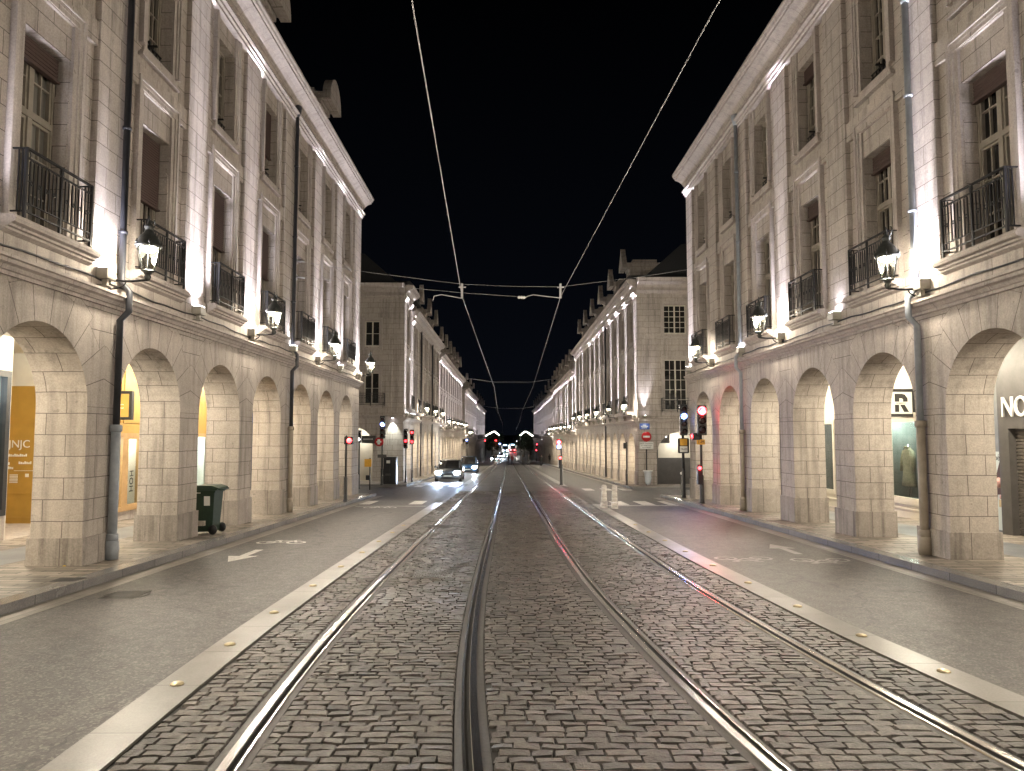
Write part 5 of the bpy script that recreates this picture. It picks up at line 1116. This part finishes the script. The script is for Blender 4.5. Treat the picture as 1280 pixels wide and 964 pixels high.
# ================================================================ VEHICLES
def car_paint(n,c):
    t=NT(n); t.col(c); t.rough(.28); t.b.inputs['Metallic'].default_value=.4; t.b.inputs['Coat Weight'].default_value=.8
    nz=t.noise(t.n('ShaderNodeTexCoord').outputs['Object'],12.,4,.6); t.rough(t.math('ADD',.22,t.math('MULTIPLY',nz,.2))); return t.m
M['car_glass']=dark_glass(); M['tyre']=simple('tyre rubber',(.015,.015,.016),.8); M['rim']=simple('alloy rim',(.35,.35,.37),.35,.8)
M['head_on']=emit('lit headlamp',(.75,.87,1.),110.); M['tail_on']=emit('lit tail lamp',(1.,.03,.03),30.); M['plate_white']=simple('white number plate',(.65,.65,.6),.4)
def car(label,loc,paint,lights=True,h=1.45,w=1.78,L=4.1,rz=0.,group=None,beam=0.):
    t=thing('car',label,'car',loc,rz,group)
    # stations along y (front is -y): (y, half width, z bottom, z shoulder)
    body=[(-L/2,.60,.28,.62),(-L/2+.08,.74,.22,.72),(-L/2+.35,.84,.2,.80),(-L/2+.9,w/2,.19,.88),(-.5,w/2,.19,.92),(.6,w/2,.19,.94),(L/2-.5,w/2-.02,.2,.95),(L/2-.1,.78,.25,.93),(L/2,.68,.35,.85)]
    m=MB(); vs=[];fs=[];K=10
    for y,hw,zb,zs in body:
        prof=[(-hw*.9,zb),(-hw,zb+.14),(-hw*1.0,(zb+zs)/2),(-hw*.97,zs-.07),(-hw*.86,zs),(hw*.86,zs),(hw*.97,zs-.07),(hw,(zb+zs)/2),(hw,zb+.14),(hw*.9,zb)]
        vs+=[(a,y,b) for a,b in prof]
    for k in range(len(body)-1):
        for j in range(K): fs.append((k*K+j,k*K+(j+1)%K,(k+1)*K+(j+1)%K,(k+1)*K+j))
    fs.append(tuple(range(K))); fs.append(tuple((len(body)-1)*K+j for j in range(K))); m.faces(vs,fs); put('body',m,paint,t)
    cab=[(-L/2+.95,.74,.90,.90),(-.35,.66,.90,h-.06),(.0,.64,.90,h),(.8,.64,.90,h-.02),(L/2-.35,.62,.92,h-.16),(L/2-.08,.68,.92,.94)]
    m=MB(); vs=[];fs=[];K=6
    for y,hw,zb,zt in cab: vs+=[(-w/2*.93,y,zb),(-hw,y,zt-.03),(-hw*.9,y,zt),(hw*.9,y,zt),(hw,y,zt-.03),(w/2*.93,y,zb)]
    for k in range(len(cab)-1):
        for j in range(K-1): fs.append((k*K+j,k*K+j+1,(k+1)*K+j+1,(k+1)*K+j))
    m.faces(vs,fs); put('window_glass',m,M['car_glass'],t)
    m=MB(); m.faces([(-.62,-.3,h-.035),(.62,-.3,h-.035),(.62,.82,h),(-.62,.82,h),(-.58,L/2-.4,h-.14),(.58,L/2-.4,h-.14),(-.6,.1,h+.015),(.6,.1,h+.015)],[(0,1,7,6),(6,7,2,3),(3,2,5,4)]); 
    for s_ in (-1,1):
        m.tube([(s_*.72,-L/2+1.0,.93),(s_*.665,-.35,h-.05),(s_*.645,.8,h-.02),(s_*.63,L/2-.35,h-.16),(s_*.7,L/2-.1,.95)],.028,6); m.tube([(s_*.66,.25,h-.03),(s_*.83,.3,.93)],.03,6)
    put('roof',m,paint,t)
    for sx in (-1,1):
        for yy in (-L/2+.78,L/2-.78):
            m=MB(); m.lathe([(.19,-.1),(.29,-.1),(.315,-.06),(.315,.06),(.29,.1),(.19,.1)],(sx*(w/2-.1),yy,.315),20,'x'); wh=put('wheel',m,M['tyre'],t); m=MB(); m.lathe([(.19,-.08),(.19,.075),(.05,.1),(.01,.1)],(0,0,0),12,'x'); q=put('rim',m,M['rim'],wh,(sx*(w/2-.1),yy,.315)); q.scale=(sx,1,1)
        m=MB(); m.sphere((sx*.62,-L/2+.02,.66),.2,12,sc=(1.1,.75,.62)); put('headlight',m,M['head_on'] if lights else M['glass_dark'],t)  # lit lens enlarged so its bright shape takes in the glare
        m=MB(); m.rbox(sx*.93-.09,sx*.93+.09,-.75,-.62,.92,1.05,.03); put('wing_mirror',m,paint,t)
        m=MB(); m.rbox(sx*.6-.12,sx*.6+.12,L/2-.08,L/2-.0,.68,.86,.02); put('tail_light',m,M['sign_red'],t)
        if beam:
            o=lamp('headlight_beam','SPOT',(loc[0]+sx*.62,loc[1]-L/2-.12,loc[2]+.66),beam,(.45,.66,1.),spot_size=math.radians(54),spot_blend=.8,shadow_soft_size=.06); aim(o,(0.0,-1,-.035))
    m=MB(); m.rbox(-.48,.48,-L/2-.03,-L/2+.06,.5,.6,.015); m.rbox(-.55,.55,-L/2-.04,-L/2+.1,.25,.4,.02); put('grille',m,M['cable'],t)
    m=MB(); m.box(-.26,.26,-L/2-.05,-L/2-.03,.41,.50); put('licence_plate',m,M['plate_white'],t)
    return t
c1=car('dark grey hatchback coming towards the camera in the left lane with dazzling headlights',(-3.98,49.8,gz(49.8)+RZ),car_paint('dark grey car paint',(.06,.065,.075)),beam=480)
c2=car('dark blue estate car with one bright headlight behind the first oncoming car',(-3.75,69.5,gz(69.5)+RZ),car_paint('blue car paint',(.02,.06,.13)),h=1.62,beam=150)
car('distant pale car with lit headlights far down the left lane',(-3.55,188,gz(188)+RZ),car_paint('pale car paint',(.3,.3,.32))); car('farthest car with lit headlights, waiting where the street ends',(-2.1,222,gz(222)+RZ),car_paint('silver car paint',(.35,.35,.36)))
def tram(label,x,y,lead,back):
    z=gz(y)+.03; t=thing('tram',label,'tram',(x,y,z)); m=MB(); L=30
    pr=[(-1.2,.3),(-1.2,1.2),(-1.18,2.6),(-1.05,3.15),(-.7,3.35),(.7,3.35),(1.05,3.15),(1.18,2.6),(1.2,1.2),(1.2,.3)]; st=[(-.0,.72,.1),(.25,.86,.05),(.9,.97,.0),(2.,1.,0),(L,1.,0)]
    vs=[];fs=[];K=len(pr)
    for yy,s_,dz in st: vs+=[(a*s_,yy,b-(dz if b>2 else 0)) for a,b in pr]
    for k in range(len(st)-1):
        for j in range(K): fs.append((k*K+j,k*K+(j+1)%K,(k+1)*K+(j+1)%K,(k+1)*K+j))
    fs.append(tuple(range(K))); fs.append(tuple((len(st)-1)*K+j for j in range(K))); m.faces(vs,fs); put('body',m,car_paint('tram paint '+label[:8],(.1,.11,.14)),t)
    m=MB(); m.quad([(-.8,-.03,1.3),(.8,-.03,1.3),(.74,-.01,2.55),(-.74,-.01,2.55)]); put('windscreen',m,M['car_glass'],t); m=MB(); m.box(-.6,.6,-.06,-.02,2.65,2.95); put('destination_display',m,lead,t)
    for sx in (-1,1): m=MB(); m.sphere((sx*.7,-.02,.85),.22,10,sc=(1,.4,.6)); put('tail_light' if back else 'headlight',m,M['tail_on'] if back else M['head_on'],t)
    m=MB()
    for k in range(6):
        for sx in (-1,1): m.box(sx*1.195-.02,sx*1.195+.02,2.4+k*4.5,6+k*4.5,1.25,2.5)
    put('side_window',m,M['white_on'],t)
M['cyan_on']=emit('lit cyan display',(.35,.75,1.),4.)
tram('distant tram facing the camera with white headlights and a blue lit display',-1.05,262,M['cyan_on'],False); tram('distant tram seen from behind with red tail lights on the right track',1.75,268,M['cyan_on'],True)
# ================================================================ PEOPLE
def person(label,loc,rz,coat_c,leg_c,stride=.22,bag=False,s=1.):
    J={'pel':(0,0,.93,.145,.11),'sp':(0,0,1.12,.15,.105),'ch':(0,0,1.33,.175,.115),'nk':(0,0,1.48,.06,.06),'hd':(0,-.02,1.58,.085,.095),'tp':(0,-.01,1.70,.075,.085)}
    E=[('pel','sp'),('sp','ch'),('ch','nk'),('nk','hd'),('hd','tp')]
    for sx,n in ((-1,'a'),(1,'b')):
        st=stride*sx
        J['h'+n]=(sx*.09,0,.88,.095,.1); J['k'+n]=(sx*.10,-.06-st*.5,.48,.062,.066); J['f'+n]=(sx*.10,st*.9,.09,.042,.045); J['t'+n]=(sx*.11,st*.9-.15,.045,.04,.03)
        J['s'+n]=(sx*.185,0,1.41,.06,.06); J['e'+n]=(sx*.25,.04+st*.3,1.13,.045,.045); J['w'+n]=(sx*.25,-.1-st*.5,.90,.032,.032); J['g'+n]=(sx*.245,-.14-st*.6,.82,.035,.022)
        E+=[('pel','h'+n),('h'+n,'k'+n),('k'+n,'f'+n),('f'+n,'t'+n),('ch','s'+n),('s'+n,'e'+n),('e'+n,'w'+n),('w'+n,'g'+n)]
    K=list(J); me=bpy.data.meshes.new('person'); me.from_pydata([J[k][:3] for k in K],[(K.index(a),K.index(b)) for a,b in E],[])
    o=bpy.data.objects.new('person',me); COL.objects.link(o); o.modifiers.new('s','SKIN'); sv=me.skin_vertices[0].data
    for i,k in enumerate(K): sv[i].radius=J[k][3:]; sv[i].use_root=(k=='pel')
    o.modifiers.new('u','SUBSURF').levels=1; o.modifiers['u'].render_levels=1
    bpy.context.view_layer.update(); me2=bpy.data.meshes.new_from_object(o.evaluated_get(bpy.context.evaluated_depsgraph_get()))
    bpy.data.objects.remove(o)
    mats=[simple('coat cloth '+label[:14],coat_c,.85),simple('trouser cloth '+label[:14],leg_c,.85),simple('skin '+label[:14],(.35,.2,.14),.5)]
    for mm in mats: me2.materials.append(mm)
    for p in me2.polygons: z=p.center.z; p.material_index=2 if z>1.5 or (z<.88 and abs(p.center.x)>.2) else 0 if z>.86 else 1; p.use_smooth=True
    o=bpy.data.objects.new('person',me2); COL.objects.link(o); o.location=loc; o.rotation_euler=(0,0,rz); o.scale=(s,s,s); tag(o,label,'person')
    m=MB(); m.sphere((0,.015,1.64),.108,12,sc=(.95,1.05,.95)); put('hair',m,simple('dark hair',(.03,.02,.015),.7),o)
    return o
dk=(.015,.015,.018)
person('person in dark clothes crossing between the tracks, left one of the middle pair',(.1,119,gz(119)+.03),.3,dk,(.03,.03,.035)); person('person in a dark coat with reddish top, right one of the middle pair',(.7,120,gz(120)+.03),-.5,(.12,.02,.02),dk)
person('person in black walking on the right track, left of two',(2.35,115,gz(115)+.03),1.4,dk,dk); person('person in black with pale bag on the right track, right of two',(3.3,116,gz(116)+.03),1.3,(.03,.03,.03),dk,.3); person('person with pale trousers stepping across the left track',(-2.0,113,gz(113)+.03),-1.2,(.05,.05,.05),(.45,.42,.38),.3)
person('person in dark clothes walking alone near the right kerb far down the street',(5.0,109,gz(109)+RZ),.1,(.02,.02,.022),dk); person('person standing by the right kerb beyond the lone walker',(7.2,125,gz(125)+SWZ),.1,dk,dk,.05)
# ================================================================ FAR END: trees, garlands, lamps
def tree(label,x,y,h,r,seed):
    rng=random.Random(seed); z=gz(y); t=thing('tree',label,'tree',(x,y,z)); m=MB(); m.tube([(0,0,-.1),(.05,.05,h*.25),(.0,.1,h*.5),(.1,0,h*.8)],[.22,.17,.12,.05],8)
    tips=[]
    for k in range(9): a=k*2.4+rng.random(); e=(r*.75*math.cos(a),r*.75*math.sin(a),h*(.45+.05*k)); m.tube([(0,.05,h*(.3+.04*k)),(e[0]*.5,e[1]*.5,h*(.4+.045*k)),e],[.07,.05,.02],6); tips.append(e)
    put('trunk',m,simple('bark '+label[:6],(.05,.04,.03),.9),t); c=MB(); V=[];Fc=[]
    for k in range(1500):
        b=rng.choice(tips+[(0,0,h*.85)]); d=Vector((rng.gauss(0,1),rng.gauss(0,1),rng.gauss(0,.8)))*r*.28; p=Vector(b)+d; q=Vector((rng.gauss(0,1),rng.gauss(0,1),rng.gauss(0,1))).normalized(); u=q.orthogonal().normalized()*rng.uniform(.1,.2); v=q.cross(u)
        i=len(V); V+=[p-u-v*.6,p+u-v*.6,p+u*.6+v,p-u*.6+v]; Fc.append((i,i+1,i+2,i+3))
    c.faces(V,Fc,False); put('crown',c,simple('leaves '+label[:6],(.02,.03,.012),.8,0,.4,3),t)
for i,(x,y,h,r) in enumerate(((-6.6,214,7.,2.2),(-5.0,228,6.5,2.),(-7.5,240,8.,2.5),(6.4,212,7.,2.2),(5.0,226,6.6,2.),(7.6,240,8.2,2.6),(-4.5,300,7,2.5),(5.5,300,7,2.5))):
    tree(['dark street tree left of the street end, nearest','dark street tree left of the street end, closest to the tracks','taller dark tree left of the street end, set back','dark street tree right of the street end, nearest','dark street tree right of the street end, closest to the tracks','taller dark tree right of the street end, set back','far tree on the left bank beyond the bridge','far tree on the right bank beyond the bridge'][i],x,y,h,r,i)
M['bulb_white']=emit('festive bulb',(1.,.93,.8),16.)
for sx,lb in ((-1,'roof shaped string of festive bulbs on posts at the left of the street end'),(1,'roof shaped string of festive bulbs on posts at the right of the street end')):
    y=206.; off=.25 if sx>0 else 0; pts=[(sx*(6.4+off*3),-.45),(sx*(3.95+off*4),.95),(sx*(2.5+off*4),-.25)]; zb=gz(y); t=thing('light_garland',lb,'festive lights',(sx*4.5,y,zb)); m=MB()
    P3=[(p[0]-sx*4.5,0,p[1]-zb) for p in pts]; m.tube(P3,.04,6)
    for p in (P3[0],P3[2]): m.tube([(p[0],0,0),p],.05,6)
    m.tube([(P3[1][0],0,P3[1][2]-1.2),P3[1]],.03,6); put('frame',m,M['black'],t); 
    for (a,b),n in (((P3[0],P3[1]),6),((P3[2],P3[1]),5)):
        for k in range(n):
            f=(k+.3)/n; s_=MB(); s_.sphere((a[0]+(b[0]-a[0])*f,-.08,a[2]+(b[2]-a[2])*f-.05),.12,8); put('bulb',s_,M['bulb_white'],t)
def street_lamp(label,x,y,zt,em,c,e):
    z=gz(y); t=thing('street_lamp',label,'street lamp',(x,y,z)); m=MB(); m.lathe([(.12,0),(.1,.5),(.06,.6),(.05,zt-z)],(0,0,0),8); m.tube([(0,0,zt-z),(0,-.3,zt-z+.15),(0,-.6,zt-z+.1)],.04,6); put('pole',m,M['black'],t); m=MB(); m.sphere((0,-.6,zt-z),.34,10,sc=(1,1,.6)); put('lamp_head',m,em,t); lamp('street_light','POINT',(x,y-.6,zt-.5),e,c,shadow_soft_size=.2)
street_lamp('blue white street lamp left of the distant tram',-2.7,238,-3.1,M['blue_on'],(.7,.8,1.),200); street_lamp('white street lamp on a tall pole right of the distant trams',3.2,240,-2.2,M['flood_lens'],(1,.95,.85),200)
street_lamp('dim reddish lamp above the far left bank',-3.8,226,-1.9,M['red_small'],(1.,.3,.2),40); street_lamp('street lamp at the left edge of the far bridge',-6.,330,-2.4,M['bulb_warm'],(1.,.85,.6),200); street_lamp('street lamp at the right edge of the far bridge',7.,330,-2.4,M['bulb_warm'],(1.,.85,.6),200)
# ================================================================ SKY, CAMERA, RENDER
w=bpy.data.worlds.new('World'); SC.world=w; w.use_nodes=True; nt=w.node_tree; bg=nt.nodes['Background']
sky=nt.nodes.new('ShaderNodeTexSky'); sky.sky_type='NISHITA'; sky.sun_disc=False; sky.sun_elevation=math.radians(-9.); sky.sun_rotation=math.radians(10); nt.links.new(sky.outputs[0],bg.inputs[0]); bg.inputs[1].default_value=.01
mxs=nt.nodes.new('ShaderNodeMix'); mxs.data_type='RGBA'; mxs.blend_type='ADD'; mxs.inputs[0].default_value=1.; nt.links.new(sky.outputs[0],mxs.inputs[6]); tc=nt.nodes.new('ShaderNodeTexCoord'); sp=nt.nodes.new('ShaderNodeSeparateXYZ'); nt.links.new(tc.outputs['Generated'],sp.inputs[0]); rp=nt.nodes.new('ShaderNodeValToRGB'); nt.links.new(sp.outputs[2],rp.inputs[0]); rp.color_ramp.elements[0].position=.0; rp.color_ramp.elements[0].color=(.075,.10,.17,1); rp.color_ramp.elements[1].position=.55; rp.color_ramp.elements[1].color=(.008,.009,.013,1); nt.links.new(rp.outputs[0],mxs.inputs[7]); nt.links.new(mxs.outputs[2],bg.inputs[0])
cam=bpy.data.cameras.new('camera'); co=bpy.data.objects.new('camera',cam); COL.objects.link(co); SC.camera=co
cam.sensor_width=36; cam.lens=900/1280*36; cam.clip_start=.05; cam.clip_end=6000
pitch=math.atan((543-482)/900); yaw=math.atan(5/900)
co.location=(0,0,0); co.rotation_euler=(PI/2+pitch,0,-yaw)
SC.view_settings.view_transform='Standard'; SC.view_settings.look='None'; SC.view_settings.gamma=1; SC.view_settings.exposure=1.6; SC.view_settings.use_curve_mapping=False
SC.render.engine='CYCLES'; c=SC.cycles; c.use_denoising=True; c.max_bounces=6; c.diffuse_bounces=4; c.glossy_bounces=3; c.transmission_bounces=4; c.transparent_max_bounces=12; c.use_light_tree=True; c.sample_clamp_indirect=4.; c.sample_clamp_direct=0.; c.blur_glossy=.5; c.caustics_reflective=False; c.caustics_refractive=False
try: c.denoiser='OPENIMAGEDENOISE'
except Exception: pass
